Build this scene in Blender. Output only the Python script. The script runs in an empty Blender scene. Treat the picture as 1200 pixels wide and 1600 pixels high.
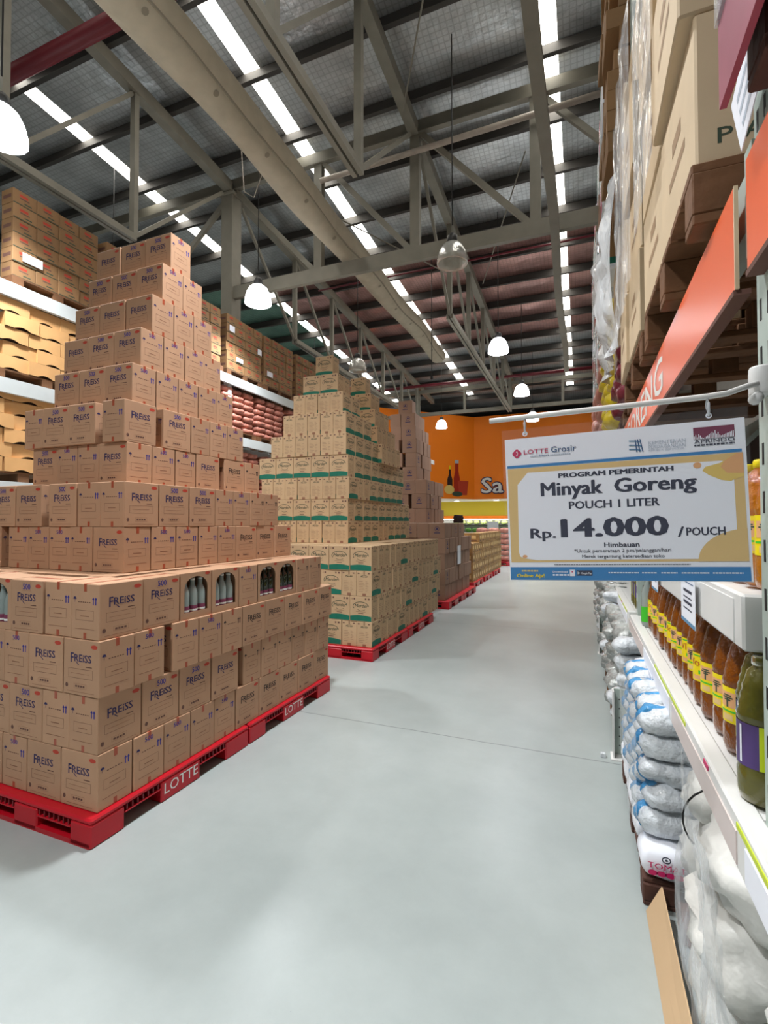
import bpy, math, random
from mathutils import Vector, Matrix, noise

RND = random.Random(11)
scene = bpy.context.scene
COL = scene.collection
PI = math.pi

# ------------------------------------------------------------------ camera
cam_data = bpy.data.cameras.new('camera')
cam = bpy.data.objects.new('camera', cam_data)
COL.objects.link(cam)
cam.location = (0, 0, 1.4)
cam.rotation_euler = (math.radians(90 + 1.273), 0, math.radians(21.93))
cam_data.sensor_width = 36
cam_data.lens = 765 / 1600 * 36
cam_data.clip_start = 0.02
cam_data.clip_end = 200
scene.camera = cam

# ------------------------------------------------------------------ world / exposure
world = bpy.data.worlds.new('world')
scene.world = world
world.use_nodes = True
world.node_tree.nodes['Background'].inputs[0].default_value = (0.75, 0.85, 1, 1)
world.node_tree.nodes['Background'].inputs[1].default_value = 0.25
scene.view_settings.view_transform = 'Standard'
scene.view_settings.look = 'None'
scene.view_settings.gamma = 1
scene.view_settings.use_curve_mapping = False
scene.view_settings.exposure = 0.38
DOME_GLOW = 9.0         # emission of one lit dome
LAMP_POWER = 74.0       # light thrown down by one lamp, W
SKYLIGHT_POWER = 10.0     # daylight through the roof strips


# ------------------------------------------------------------------ materials
def lin(c):
    return tuple((x / 12.92 if x <= 0.04045 else ((x + 0.055) / 1.055) ** 2.4) for x in (v / 255 for v in c))


def M(name, rgb, rough=0.6, metal=0.0, emit=0.0, var=0.0, vscale=8.0, objvar=0.0, bump=0.0, bscale=60.0,
      trans=0.0, alpha=1.0, spec=0.5, coat=0.0, ior=1.45):
    m = bpy.data.materials.new(name)
    m.use_nodes = True
    nt = m.node_tree
    b = nt.nodes['Principled BSDF']
    c = (*lin(rgb), 1)
    b.inputs['Base Color'].default_value = c
    b.inputs['Roughness'].default_value = rough
    b.inputs['Metallic'].default_value = metal
    b.inputs['Specular IOR Level'].default_value = spec
    b.inputs['Transmission Weight'].default_value = trans
    b.inputs['Alpha'].default_value = alpha
    b.inputs['Coat Weight'].default_value = coat
    b.inputs['IOR'].default_value = ior
    b.inputs['Coat Roughness'].default_value = 0.3 if rough > 0.3 else 0.03
    if emit:
        b.inputs['Emission Color'].default_value = c
        b.inputs['Emission Strength'].default_value = emit
    if var or objvar:
        src = None
        if var:
            tc = nt.nodes.new('ShaderNodeTexCoord')
            nz = nt.nodes.new('ShaderNodeTexNoise')
            nz.inputs['Scale'].default_value = vscale
            nz.inputs['Detail'].default_value = 5
            nt.links.new(tc.outputs['Object'], nz.inputs['Vector'])
            mr = nt.nodes.new('ShaderNodeMapRange')
            mr.inputs['From Min'].default_value = 0.25
            mr.inputs['From Max'].default_value = 0.75
            mr.inputs['To Min'].default_value = 1 - var
            mr.inputs['To Max'].default_value = 1 + var
            nt.links.new(nz.outputs['Fac'], mr.inputs['Value'])
            src = mr.outputs['Result']
        if objvar:
            oi = nt.nodes.new('ShaderNodeObjectInfo')
            mr2 = nt.nodes.new('ShaderNodeMapRange')
            mr2.inputs['To Min'].default_value = 1 - objvar
            mr2.inputs['To Max'].default_value = 1 + objvar
            nt.links.new(oi.outputs['Random'], mr2.inputs['Value'])
            if src:
                mu = nt.nodes.new('ShaderNodeMath')
                mu.operation = 'MULTIPLY'
                nt.links.new(src, mu.inputs[0])
                nt.links.new(mr2.outputs['Result'], mu.inputs[1])
                src = mu.outputs[0]
            else:
                src = mr2.outputs['Result']
        vm = nt.nodes.new('ShaderNodeVectorMath')
        vm.operation = 'SCALE'
        vm.inputs[0].default_value = c[:3]
        nt.links.new(src, vm.inputs['Scale'])
        nt.links.new(vm.outputs[0], b.inputs['Base Color'])
    if bump:
        tc = nt.nodes.new('ShaderNodeTexCoord')
        nz = nt.nodes.new('ShaderNodeTexNoise')
        nz.inputs['Scale'].default_value = bscale
        nz.inputs['Detail'].default_value = 4
        nt.links.new(tc.outputs['Object'], nz.inputs['Vector'])
        bp = nt.nodes.new('ShaderNodeBump')
        bp.inputs['Strength'].default_value = bump
        bp.inputs['Distance'].default_value = 0.02
        nt.links.new(nz.outputs['Fac'], bp.inputs['Height'])
        nt.links.new(bp.outputs['Normal'], b.inputs['Normal'])
    return m


def film_material(name, amount, tint=(235, 240, 245), bump=0.6, bscale=9.0, rough=0.12):
    """thin clear plastic: part see-through, part glossy and milky"""
    m = bpy.data.materials.new(name)
    m.use_nodes = True
    nt = m.node_tree
    b = nt.nodes['Principled BSDF']
    b.inputs['Base Color'].default_value = (*lin(tint), 1)
    b.inputs['Roughness'].default_value = rough
    b.inputs['Specular IOR Level'].default_value = 0.9
    tr = nt.nodes.new('ShaderNodeBsdfTransparent')
    mx = nt.nodes.new('ShaderNodeMixShader')
    tc = nt.nodes.new('ShaderNodeTexCoord')
    mp = nt.nodes.new('ShaderNodeMapping')
    mp.inputs['Scale'].default_value = (1, 1, 0.35)
    nz = nt.nodes.new('ShaderNodeTexNoise')
    nz.inputs['Scale'].default_value = bscale
    nz.inputs['Detail'].default_value = 6
    nz.inputs['Distortion'].default_value = 0.8
    nt.links.new(tc.outputs['Object'], mp.inputs['Vector'])
    nt.links.new(mp.outputs['Vector'], nz.inputs['Vector'])
    if bump:
        bp = nt.nodes.new('ShaderNodeBump')
        bp.inputs['Strength'].default_value = bump
        bp.inputs['Distance'].default_value = 0.05
        nt.links.new(nz.outputs['Fac'], bp.inputs['Height'])
        nt.links.new(bp.outputs['Normal'], b.inputs['Normal'])
    mr = nt.nodes.new('ShaderNodeMapRange')
    mr.inputs['From Min'].default_value = 0.3
    mr.inputs['From Max'].default_value = 0.7
    mr.inputs['To Min'].default_value = max(0.03, amount - 0.15)
    mr.inputs['To Max'].default_value = max(0.03, min(1, amount + 0.15) if amount > 0 else 0)
    nt.links.new(nz.outputs['Fac'], mr.inputs['Value'])
    nt.links.new(mr.outputs['Result'], mx.inputs['Fac'])
    nt.links.new(tr.outputs[0], mx.inputs[1])
    nt.links.new(b.outputs[0], mx.inputs[2])
    nt.links.new(mx.outputs[0], nt.nodes['Material Output'].inputs['Surface'])
    return m


def floor_material():
    m = M('polished_concrete', (170, 178, 178), rough=0.3, spec=0.5)
    nt = m.node_tree
    b = nt.nodes['Principled BSDF']
    tc = nt.nodes.new('ShaderNodeTexCoord')
    n1 = nt.nodes.new('ShaderNodeTexNoise'); n1.inputs['Scale'].default_value = 0.9; n1.inputs['Detail'].default_value = 8
    n2 = nt.nodes.new('ShaderNodeTexNoise'); n2.inputs['Scale'].default_value = 5; n2.inputs['Detail'].default_value = 10
    n2.inputs['Roughness'].default_value = 0.7
    for n in (n1, n2):
        nt.links.new(tc.outputs['Object'], n.inputs['Vector'])
    r1 = nt.nodes.new('ShaderNodeValToRGB')
    r1.color_ramp.elements[0].position = 0.3; r1.color_ramp.elements[0].color = (*lin((150, 159, 158)), 1)
    r1.color_ramp.elements[1].position = 0.72; r1.color_ramp.elements[1].color = (*lin((170, 178, 177)), 1)
    nt.links.new(n1.outputs['Fac'], r1.inputs['Fac'])
    mx = nt.nodes.new('ShaderNodeMix'); mx.data_type = 'RGBA'; mx.blend_type = 'OVERLAY'
    mx.inputs['Factor'].default_value = 0.12
    nt.links.new(r1.outputs['Color'], mx.inputs['A'])
    nt.links.new(n2.outputs['Fac'], mx.inputs['B'])
    # saw-cut joints across the aisle and small dark scuffs
    sep = nt.nodes.new('ShaderNodeSeparateXYZ')
    nt.links.new(tc.outputs['Object'], sep.inputs[0])
    nj = nt.nodes.new('ShaderNodeTexNoise'); nj.inputs['Scale'].default_value = 6
    nt.links.new(tc.outputs['Object'], nj.inputs['Vector'])
    wob = nt.nodes.new('ShaderNodeMath'); wob.operation = 'MULTIPLY_ADD'
    wob.inputs[1].default_value = 0.012
    nt.links.new(nj.outputs['Fac'], wob.inputs[0]); nt.links.new(sep.outputs['Y'], wob.inputs[2])
    add = nt.nodes.new('ShaderNodeMath'); add.operation = 'ADD'; add.inputs[1].default_value = -3.176 + 36
    nt.links.new(wob.outputs[0], add.inputs[0])
    md = nt.nodes.new('ShaderNodeMath'); md.operation = 'PINGPONG'; md.inputs[1].default_value = 1.8
    nt.links.new(add.outputs[0], md.inputs[0])
    lt = nt.nodes.new('ShaderNodeMath'); lt.operation = 'LESS_THAN'; lt.inputs[1].default_value = 0.005
    nt.links.new(md.outputs[0], lt.inputs[0])
    vo = nt.nodes.new('ShaderNodeTexNoise'); vo.inputs['Scale'].default_value = 16; vo.inputs['Detail'].default_value = 1
    nt.links.new(tc.outputs['Object'], vo.inputs['Vector'])
    gt = nt.nodes.new('ShaderNodeMath'); gt.operation = 'GREATER_THAN'; gt.inputs[1].default_value = 0.83
    nt.links.new(vo.outputs['Fac'], gt.inputs[0])
    mxx = nt.nodes.new('ShaderNodeMath'); mxx.operation = 'MAXIMUM'
    nt.links.new(lt.outputs[0], mxx.inputs[0]); nt.links.new(gt.outputs[0], mxx.inputs[1])
    sc = nt.nodes.new('ShaderNodeMath'); sc.operation = 'MULTIPLY'; sc.inputs[1].default_value = 0.55
    nt.links.new(mxx.outputs[0], sc.inputs[0])
    m2 = nt.nodes.new('ShaderNodeMix'); m2.data_type = 'RGBA'
    nt.links.new(sc.outputs[0], m2.inputs['Factor'])
    nt.links.new(mx.outputs['Result'], m2.inputs['A'])
    m2.inputs['B'].default_value = (*lin((70, 74, 74)), 1)
    nt.links.new(m2.outputs['Result'], b.inputs['Base Color'])
    rr = nt.nodes.new('ShaderNodeMapRange')
    rr.inputs['To Min'].default_value = 0.24; rr.inputs['To Max'].default_value = 0.36
    nt.links.new(n2.outputs['Fac'], rr.inputs['Value'])
    nt.links.new(rr.outputs[0], b.inputs['Roughness'])
    return m


def foil_material(name, rgb, metal=0.75):
    """silver roof insulation foil with a fine reinforcing net and creases"""
    m = M(name, rgb, rough=0.36, metal=metal)
    nt = m.node_tree
    b = nt.nodes['Principled BSDF']
    tc = nt.nodes.new('ShaderNodeTexCoord')
    sep = nt.nodes.new('ShaderNodeSeparateXYZ')
    nt.links.new(tc.outputs['Object'], sep.inputs[0])
    outs = []
    for ax in ('X', 'Y'):
        pp = nt.nodes.new('ShaderNodeMath'); pp.operation = 'PINGPONG'; pp.inputs[1].default_value = 0.045
        nt.links.new(sep.outputs[ax], pp.inputs[0])
        l = nt.nodes.new('ShaderNodeMath'); l.operation = 'LESS_THAN'; l.inputs[1].default_value = 0.009
        nt.links.new(pp.outputs[0], l.inputs[0])
        outs.append(l)
    mx = nt.nodes.new('ShaderNodeMath'); mx.operation = 'MAXIMUM'
    nt.links.new(outs[0].outputs[0], mx.inputs[0]); nt.links.new(outs[1].outputs[0], mx.inputs[1])
    nz = nt.nodes.new('ShaderNodeTexNoise'); nz.inputs['Scale'].default_value = 1.3; nz.inputs['Detail'].default_value = 6
    nt.links.new(tc.outputs['Object'], nz.inputs['Vector'])
    cr = nt.nodes.new('ShaderNodeValToRGB')
    c = lin(rgb)
    cr.color_ramp.elements[0].position = 0.3; cr.color_ramp.elements[0].color = (*[x * 0.55 for x in c], 1)
    cr.color_ramp.elements[1].position = 0.7; cr.color_ramp.elements[1].color = (*c, 1)
    nt.links.new(nz.outputs['Fac'], cr.inputs['Fac'])
    mc = nt.nodes.new('ShaderNodeMix'); mc.data_type = 'RGBA'
    mk = nt.nodes.new('ShaderNodeMath'); mk.operation = 'MULTIPLY'; mk.inputs[1].default_value = 0.35
    nt.links.new(mx.outputs[0], mk.inputs[0])
    nt.links.new(mk.outputs[0], mc.inputs['Factor'])
    nt.links.new(cr.outputs['Color'], mc.inputs['A'])
    mc.inputs['B'].default_value = (*[x * 0.3 for x in c], 1)
    nt.links.new(mc.outputs['Result'], b.inputs['Base Color'])
    n2 = nt.nodes.new('ShaderNodeTexNoise'); n2.inputs['Scale'].default_value = 3.5; n2.inputs['Detail'].default_value = 5
    nt.links.new(tc.outputs['Object'], n2.inputs['Vector'])
    bp = nt.nodes.new('ShaderNodeBump'); bp.inputs['Strength'].default_value = 0.55; bp.inputs['Distance'].default_value = 0.06
    nt.links.new(n2.outputs['Fac'], bp.inputs['Height'])
    nt.links.new(bp.outputs['Normal'], b.inputs['Normal'])
    return m


def skylight_material():
    m = M('daylit_roof_sheet', (255, 250, 235), rough=0.5, emit=SKYLIGHT_POWER)
    nt = m.node_tree
    b = nt.nodes['Principled BSDF']
    tc = nt.nodes.new('ShaderNodeTexCoord')
    nz = nt.nodes.new('ShaderNodeTexNoise'); nz.inputs['Scale'].default_value = 2.2; nz.inputs['Detail'].default_value = 6
    nt.links.new(tc.outputs['Object'], nz.inputs['Vector'])
    cr = nt.nodes.new('ShaderNodeValToRGB')
    cr.color_ramp.elements[0].position = 0.27; cr.color_ramp.elements[0].color = (*lin((120, 100, 60)), 1)
    cr.color_ramp.elements[1].position = 0.38; cr.color_ramp.elements[1].color = (*lin((255, 251, 240)), 1)
    nt.links.new(nz.outputs['Fac'], cr.inputs['Fac'])
    nt.links.new(cr.outputs['Color'], b.inputs['Emission Color'])
    return m


MAT = dict(
    floor=floor_material(),
    foil=foil_material('silver_foil', (214, 217, 218), 0.55),
    foil_red_reflection=foil_material('red_reflection_on_foil', (212, 164, 156), 0.55),  # silver foil with a reddish reflection painted into its colour
    foil_green_reflection=foil_material('green_reflection_on_foil', (150, 192, 174), 0.55),  # same foil, greenish reflection put into the base colour
    skylight=skylight_material(),
    wall_grey=M('grey_wall', (150, 150, 146), 0.8, var=0.06),
    orange_wall=M('orange_wall', (255, 134, 14), 0.55, var=0.03, vscale=1),
    yellow_wall=M('olive_yellow_wall', (186, 164, 40), 0.6),
    steel=M('painted_truss_steel', (132, 128, 116), 0.55, var=0.12, vscale=4),
    purlin=M('galvanised_purlin', (66, 63, 60), 0.6, metal=0.1, var=0.1, vscale=3),
    dark_red_pipe=M('dark_red_pipe', (104, 26, 38), 0.45, var=0.08),
    pipe_white=M('pale_pipe', (176, 164, 152), 0.5, var=0.15),
    duct=M('beige_fabric', (176, 166, 146), 0.9, var=0.1, vscale=5, bump=0.3, bscale=8),
    duct_dark=M('fabric_vent_patch', (140, 132, 116), 0.9),
    lamp_lit=M('glowing_prismatic_dome', (250, 252, 255), 0.3, emit=DOME_GLOW),
    lamp_off=M('unlit_clear_dome', (205, 205, 198), 0.15, trans=0.55, bump=0.4, bscale=25),
    lamp_metal=M('lamp_housing_metal', (70, 70, 70), 0.45, metal=0.6),
    wire=M('dark_cable', (40, 40, 40), 0.6),
    kraft=M('kraft_cardboard', (180, 141, 111), 0.72, var=0.05, vscale=7, objvar=0.06),
    kraft_edge=M('cardboard_inside', (150, 108, 76), 0.8),
    tan_board=M('tan_cardboard', (194, 164, 128), 0.72, var=0.04, vscale=7, objvar=0.05),
    grey_board=M('grey_brown_cardboard', (148, 116, 96), 0.75, var=0.05, vscale=7, objvar=0.08),
    yellow_board=M('golden_cardboard', (164, 126, 76), 0.65, var=0.3, vscale=14, objvar=0.22),
    cream_board=M('cream_cardboard', (206, 184, 152), 0.7, var=0.05, objvar=0.04),
    brown_board=M('brown_cardboard', (142, 108, 72), 0.75, var=0.07, objvar=0.1),
    tray_board=M('tan_tray_board', (214, 166, 110), 0.7, var=0.05, objvar=0.06),
    dark_hole=M('dark_opening', (26, 18, 14), 0.9),
    navy=M('navy_print', (44, 40, 88), 0.7),
    blue_ink=M('blue_print', (52, 52, 140), 0.7),
    black_ink=M('black_print', (40, 32, 34), 0.7),
    faint=M('faint_print', (142, 100, 78), 0.75),
    faint_tan=M('faint_tan_print', (150, 122, 92), 0.75),
    dark_faint=M('dark_brown_print', (104, 72, 62), 0.75),
    red_print=M('red_print', (182, 62, 44), 0.65),
    tape=M('red_brown_tape', (164, 78, 52), 0.35),
    green_band=M('green_print_band', (18, 108, 88), 0.65, var=0.12, vscale=12),
    dk_green=M('dark_green_print', (58, 74, 58), 0.7),
    white_print=M('white_print', (232, 232, 228), 0.6),
    paper=M('white_paper', (238, 241, 250), 0.55),
    red_plastic=M('red_plastic', (186, 16, 34), 0.38, var=0.05, vscale=5),
    shaded_red_plastic=M('shaded_red_rib', (120, 10, 22), 0.45),  # the pallet's red, darkened to paint shade on the recessed ribs
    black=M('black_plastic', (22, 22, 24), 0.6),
    white_steel=M('white_coated_steel', (222, 222, 220), 0.4, var=0.03),
    grey_steel=M('pale_green_grey_steel', (176, 190, 182), 0.4, var=0.05, vscale=12),
    rack_beam=M('white_rack_beam', (206, 214, 216), 0.4, var=0.04),
    orange_panel=M('glossy_orange_panel', (246, 100, 42), 0.34, coat=0.3),
    wood=M('weathered_pallet_wood', (112, 76, 48), 0.8, var=0.35, vscale=6, objvar=0.12, bump=0.4, bscale=14),
    dark_wood=M('dark_pallet_wood', (84, 54, 44), 0.75, var=0.2, vscale=9, bump=0.4, bscale=14),
    maroon=M('maroon_carton', (150, 70, 90), 0.45, var=0.1),
    maroon_bag=M('maroon_bag', (112, 34, 48), 0.35, bump=0.4, bscale=12),
    yellow_bag=M('yellow_bag', (214, 190, 40), 0.4, var=0.12, vscale=18, bump=0.4, bscale=14),
    red_pack=M('red_brown_pack', (186, 122, 106), 0.5, var=0.4, vscale=16, objvar=0.12),
    rail_pink=M('pale_pink_price_rail', (212, 198, 194), 0.35, var=0.05),
    film=film_material('stretch_film', 0.34),
    film_white=film_material('crumpled_white_film', 0.66, bump=1.0, bscale=7),
    sleeve=film_material('clear_sleeve', 0.0, bump=0.0, rough=0.05),
    clear_plastic=film_material('clear_hook_plastic', 0.5, bump=0.0),
    sugar=M('white_pouch', (214, 220, 226), 0.2, var=0.12, vscale=20, bump=1.0, bscale=26, coat=0.6),
    blue_pouch=M('blue_print_pouch', (70, 150, 206), 0.22, var=0.15, bump=1.0, bscale=26, coat=0.5),
    sack=M('white_sack', (220, 219, 214), 0.35, var=0.1, vscale=6, bump=0.9, bscale=8, coat=0.6),
    silver_pouch=M('silver_grey_pouch', (170, 174, 172), 0.2, metal=0.45, bump=1.0, bscale=26, var=0.25, vscale=18),
    oil=M('amber_cooking_oil', (158, 84, 10), 0.06, trans=0.45, bump=0.6, bscale=45, ior=1.4, coat=0.6),
    oil_gold=M('golden_cooking_oil', (224, 140, 14), 0.06, trans=0.5, bump=0.5, bscale=42, ior=1.4, coat=0.6),
    oil_olive=M('olive_green_oil', (128, 122, 44), 0.06, trans=0.5, bump=0.3, bscale=30, ior=1.4, coat=0.6),
    label_yellow=M('yellow_label', (238, 214, 20), 0.4),
    label_purple=M('purple_label', (84, 62, 120), 0.4),
    lime=M('lime_plastic', (196, 214, 20), 0.4),
    green_label=M('green_label', (70, 190, 50), 0.4),
    pink_print=M('magenta_print', (206, 34, 104), 0.5),
    ink=M('slate_ink', (52, 56, 76), 0.6),
    lotte_red=M('crimson_print', (196, 36, 90), 0.6),
    grosir_blue=M('slate_blue_print', (62, 96, 138), 0.6),
    kem_blue=M('steel_blue_print', (90, 140, 176), 0.6),
    kem_grey=M('pale_grey_print', (176, 186, 200), 0.6),
    wine=M('wine_print', (122, 52, 80), 0.6),
    sign_blue=M('sign_blue_print', (58, 130, 190), 0.5),
    gold=M('sign_gold_print', (222, 190, 130), 0.5),
    gold_orange=M('sign_orange_print', (226, 170, 120), 0.5),
    gold_yellow=M('sign_mustard_print', (226, 196, 110), 0.5),
    produce_green=M('leaf_green', (96, 150, 62), 0.6, objvar=0.3, var=0.2),
    produce_pale=M('pale_green_vegetable', (200, 214, 140), 0.6, objvar=0.15),
    tomato=M('tomato_red', (196, 66, 40), 0.5, objvar=0.1),
    sauce_dark=M('dark_sauce_print', (46, 24, 22), 0.5),
    sauce_red=M('red_sauce_print', (170, 40, 14), 0.5),
    tube_light=M('lit_display_tube', (255, 252, 240), 0.4, emit=9),
    glass_clear=M('clear_bottle_glass', (176, 190, 186), 0.08, trans=0.4, coat=0.5),
    glass_dark=M('dark_bottle_glass', (34, 40, 26), 0.08, coat=0.6),
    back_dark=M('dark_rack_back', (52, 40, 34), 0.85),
)


# ------------------------------------------------------------------ mesh builder
class MB:
    def __init__(s):
        s.v = []; s.f = []; s.mi = []; s.sm = []; s.mats = []

    def mid(s, m):
        m = MAT[m] if isinstance(m, str) else m
        if m not in s.mats:
            s.mats.append(m)
        return s.mats.index(m)

    def add(s, vs, fs, m, smooth=False):
        o = len(s.v); k = s.mid(m)
        s.v += [tuple(v) for v in vs]
        for f in fs:
            s.f.append(tuple(i + o for i in f)); s.mi.append(k); s.sm.append(smooth)
        return s

    def box(s, x0, x1, y0, y1, z0, z1, m):
        vs = [(x, y, z) for z in (z0, z1) for y in (y0, y1) for x in (x0, x1)]
        return s.add(vs, [(0, 2, 3, 1), (4, 5, 7, 6), (0, 1, 5, 4), (2, 6, 7, 3), (0, 4, 6, 2), (1, 3, 7, 5)], m)

    def cbox(s, x0, x1, y0, y1, z0, z1, m, k=0.004):
        c = Vector(((x0 + x1) / 2, (y0 + y1) / 2, (z0 + z1) / 2))
        h = ((x1 - x0) / 2, (y1 - y0) / 2, (z1 - z0) / 2)
        idx = {}; vs = []
        for sx in (-1, 1):
            for sy in (-1, 1):
                for sz in (-1, 1):
                    for ax in range(3):
                        sg = (sx, sy, sz)
                        p = [sg[i] * (h[i] if i == ax else h[i] - k) for i in range(3)]
                        idx[(sx, sy, sz, ax)] = len(vs); vs.append(Vector(p))
        fs = []
        for ax in range(3):
            i, j = [q for q in range(3) if q != ax]
            for sg in (-1, 1):
                r = []
                for a, b in ((-1, -1), (1, -1), (1, 1), (-1, 1)):
                    t = [0, 0, 0]; t[ax] = sg; t[i] = a; t[j] = b
                    r.append(idx[(*t, ax)])
                fs.append(r)
            for a in (-1, 1):
                for b in (-1, 1):
                    t0 = [0, 0, 0]; t0[i] = a; t0[j] = b
                    t1 = list(t0); t0[ax] = -1; t1[ax] = 1
                    fs.append([idx[(*t0, i)], idx[(*t1, i)], idx[(*t1, j)], idx[(*t0, j)]])
        for sx in (-1, 1):
            for sy in (-1, 1):
                for sz in (-1, 1):
                    fs.append([idx[(sx, sy, sz, q)] for q in range(3)])
        out = []
        for f in fs:
            a, b, d = vs[f[0]], vs[f[1]], vs[f[2]]
            n = (b - a).cross(d - a)
            out.append(f if n.dot(a + b + d) > 0 else f[::-1])
        return s.add([v + c for v in vs], out, m)

    def poly(s, pts, m):
        return s.add(pts, [tuple(range(len(pts)))], m)

    def bar(s, a, b, w, h, m, up=(0, 0, 1)):
        a, b = Vector(a), Vector(b)
        d = (b - a).normalized(); u = Vector(up)
        if abs(d.dot(u)) > 0.98:
            u = Vector((0, 1, 0))
        x = d.cross(u).normalized(); z = x.cross(d).normalized()
        vs = []
        for p in (a, b):
            for sx, sz in ((-1, -1), (1, -1), (1, 1), (-1, 1)):
                vs.append(p + x * sx * w / 2 + z * sz * h / 2)
        return s.add(vs, [(3, 2, 1, 0), (4, 5, 6, 7), (0, 1, 5, 4), (1, 2, 6, 5), (2, 3, 7, 6), (3, 0, 4, 7)], m)

    def tube(s, pts, r, m, n=8, rz=None, closed=True):
        pts = [Vector(p) for p in pts]
        vs = []; fs = []
        for i, p in enumerate(pts):
            d = (pts[min(i + 1, len(pts) - 1)] - pts[max(i - 1, 0)]).normalized()
            u = Vector((0, 0, 1)) if abs(d.z) < 0.95 else Vector((0, 1, 0))
            x = d.cross(u).normalized(); z = x.cross(d).normalized()
            ri = r[i] if isinstance(r, (list, tuple)) else r
            rzi = ri if rz is None else (rz[i] if isinstance(rz, (list, tuple)) else rz)
            for k in range(n):
                t = 2 * PI * k / n
                vs.append(p + x * ri * math.cos(t) + z * rzi * math.sin(t))
        for i in range(len(pts) - 1):
            for k in range(n):
                a = i * n + k; b = i * n + (k + 1) % n
                fs.append((a, b, b + n, a + n))
        if closed:
            fs.append(tuple(range(n - 1, -1, -1)))
            fs.append(tuple((len(pts) - 1) * n + k for k in range(n)))
        return s.add(vs, fs, m, True)

    def lathe(s, prof, m, n=16, c=(0, 0, 0), a0=0.0, a1=2 * PI, smooth=True):
        full = abs(a1 - a0 - 2 * PI) < 1e-6
        cols = n if full else n + 1
        vs = []; fs = []
        for r, z in prof:
            for k in range(cols):
                t = a0 + (a1 - a0) * k / n
                vs.append((c[0] + r * math.cos(t), c[1] + r * math.sin(t), c[2] + z))
        for i in range(len(prof) - 1):
            for k in range(n):
                a = i * cols + k; b = i * cols + ((k + 1) % cols if full else k + 1)
                fs.append((a, b, b + cols, a + cols))
        return s.add(vs, fs, m, smooth)

    def pillow(s, cx, cy, cz, sx, sy, sz, m, seed=0, amp=0.012, n=12, e=0.55):
        """a soft filled bag: a rounded-off block with wrinkles"""
        vs = []; fs = []
        def pw(v, p):
            return math.copysign(abs(v) ** p, v)
        for i in range(n + 1):
            ph = -PI / 2 + PI * i / n
            for k in range(2 * n):
                th = 2 * PI * k / (2 * n)
                x = pw(math.cos(ph), e) * pw(math.cos(th), e)
                y = pw(math.cos(ph), e) * pw(math.sin(th), e)
                z = pw(math.sin(ph), 0.75)
                edge = 1 - 0.35 * max(abs(x), abs(y)) ** 6
                p = Vector((x * sx / 2, y * sy / 2, z * edge * sz / 2))
                nn = noise.noise(Vector((p.x * 14 + seed * 3.1, p.y * 14, p.z * 14 + seed)))
                n2 = noise.noise(Vector((p.x * 34 + seed * 1.7, p.y * 34 + 5, p.z * 34)))
                q = p + Vector((x, y, z)) * (amp * nn - amp * 0.9 * abs(n2))
                vs.append((q.x + cx, q.y + cy, q.z + cz))
        w = 2 * n
        for i in range(n):
            for k in range(w):
                a = i * w + k; b = i * w + (k + 1) % w
                fs.append((a, b, b + w, a + w))
        return s.add(vs, fs, m, True)

    def text(s, body, origin, xd, yd, xl, xr, base, cap, m, bold=0.0, shear=0.0, lift=0.0006, step=0.00006):
        """flat lettering on a plane: from xl to xr, capitals cap high"""
        fat = bold if bold > 0.003 else 0.0
        gv, gf, x0, x1, ch = glyphs(body, 0.0, shear)
        xd, yd, o = Vector(xd), Vector(yd), Vector(origin)
        nrm = xd.cross(yd)
        kx = (xr - xl) / (x1 - x0 + 2 * fat); ky = cap / (ch + fat)
        if fat:
            for q, (ax, ay) in enumerate(((0, 0), (1, 0), (2, 0), (0.5, 1), (1.5, 1))):
                s.add([o + xd * (xl + (x - x0 + ax * fat) * kx) + yd * (base + (y + ay * fat * 0.6) * ky) + nrm * (lift + q * step) for x, y in gv], gf, m)
            return s
        return s.add([o + xd * (xl + (x - x0) * kx) + yd * (base + y * ky) + nrm * lift for x, y in gv], gf, m)

    def flat(s, origin, xd, yd, pts, m, lift=0.0005):
        xd, yd, o = Vector(xd), Vector(yd), Vector(origin)
        nrm = xd.cross(yd)
        return s.poly([o + xd * x + yd * y + nrm * lift for x, y in pts], m)

    def ring(s, origin, xd, yd, cx, cy, rx, ry, w, m, lift=0.0006, n=24, a0=0, a1=2 * PI):
        xd, yd, o = Vector(xd), Vector(yd), Vector(origin)
        nrm = xd.cross(yd); vs = []; fs = []
        for k in range(n + 1):
            t = a0 + (a1 - a0) * k / n
            for q in (0, 1):
                vs.append(o + xd * (cx + (rx - w * q) * math.cos(t)) + yd * (cy + (ry - w * q) * math.sin(t)) + nrm * lift)
        for k in range(n):
            fs.append((2 * k, 2 * k + 2, 2 * k + 3, 2 * k + 1))
        return s.add(vs, fs, m)

    def frame(s, origin, xd, yd, x0, x1, y0, y1, w, m):
        for r in ((x0, x1, y0, y0 + w), (x0, x1, y1 - w, y1), (x0, x0 + w, y0, y1), (x1 - w, x1, y0, y1)):
            s.flat(origin, xd, yd, rect(*r), m)
        return s

    def mesh(s, name):
        me = bpy.data.meshes.new(name)
        me.from_pydata(s.v, [], s.f)
        for m in s.mats:
            me.materials.append(m)
        me.polygons.foreach_set('material_index', s.mi)
        me.polygons.foreach_set('use_smooth', s.sm)
        me.update()
        return me

    def build(s, name, parent=None, loc=(0, 0, 0), rotz=0.0):
        return put(name, s.mesh(name), parent, loc, rotz)


def rect(x0, x1, y0, y1):
    return [(x0, y0), (x1, y0), (x1, y1), (x0, y1)]


def oval(cx, cy, rx, ry, n=16):
    return [(cx + rx * math.cos(2 * PI * k / n), cy + ry * math.sin(2 * PI * k / n)) for k in range(n)]


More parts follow.
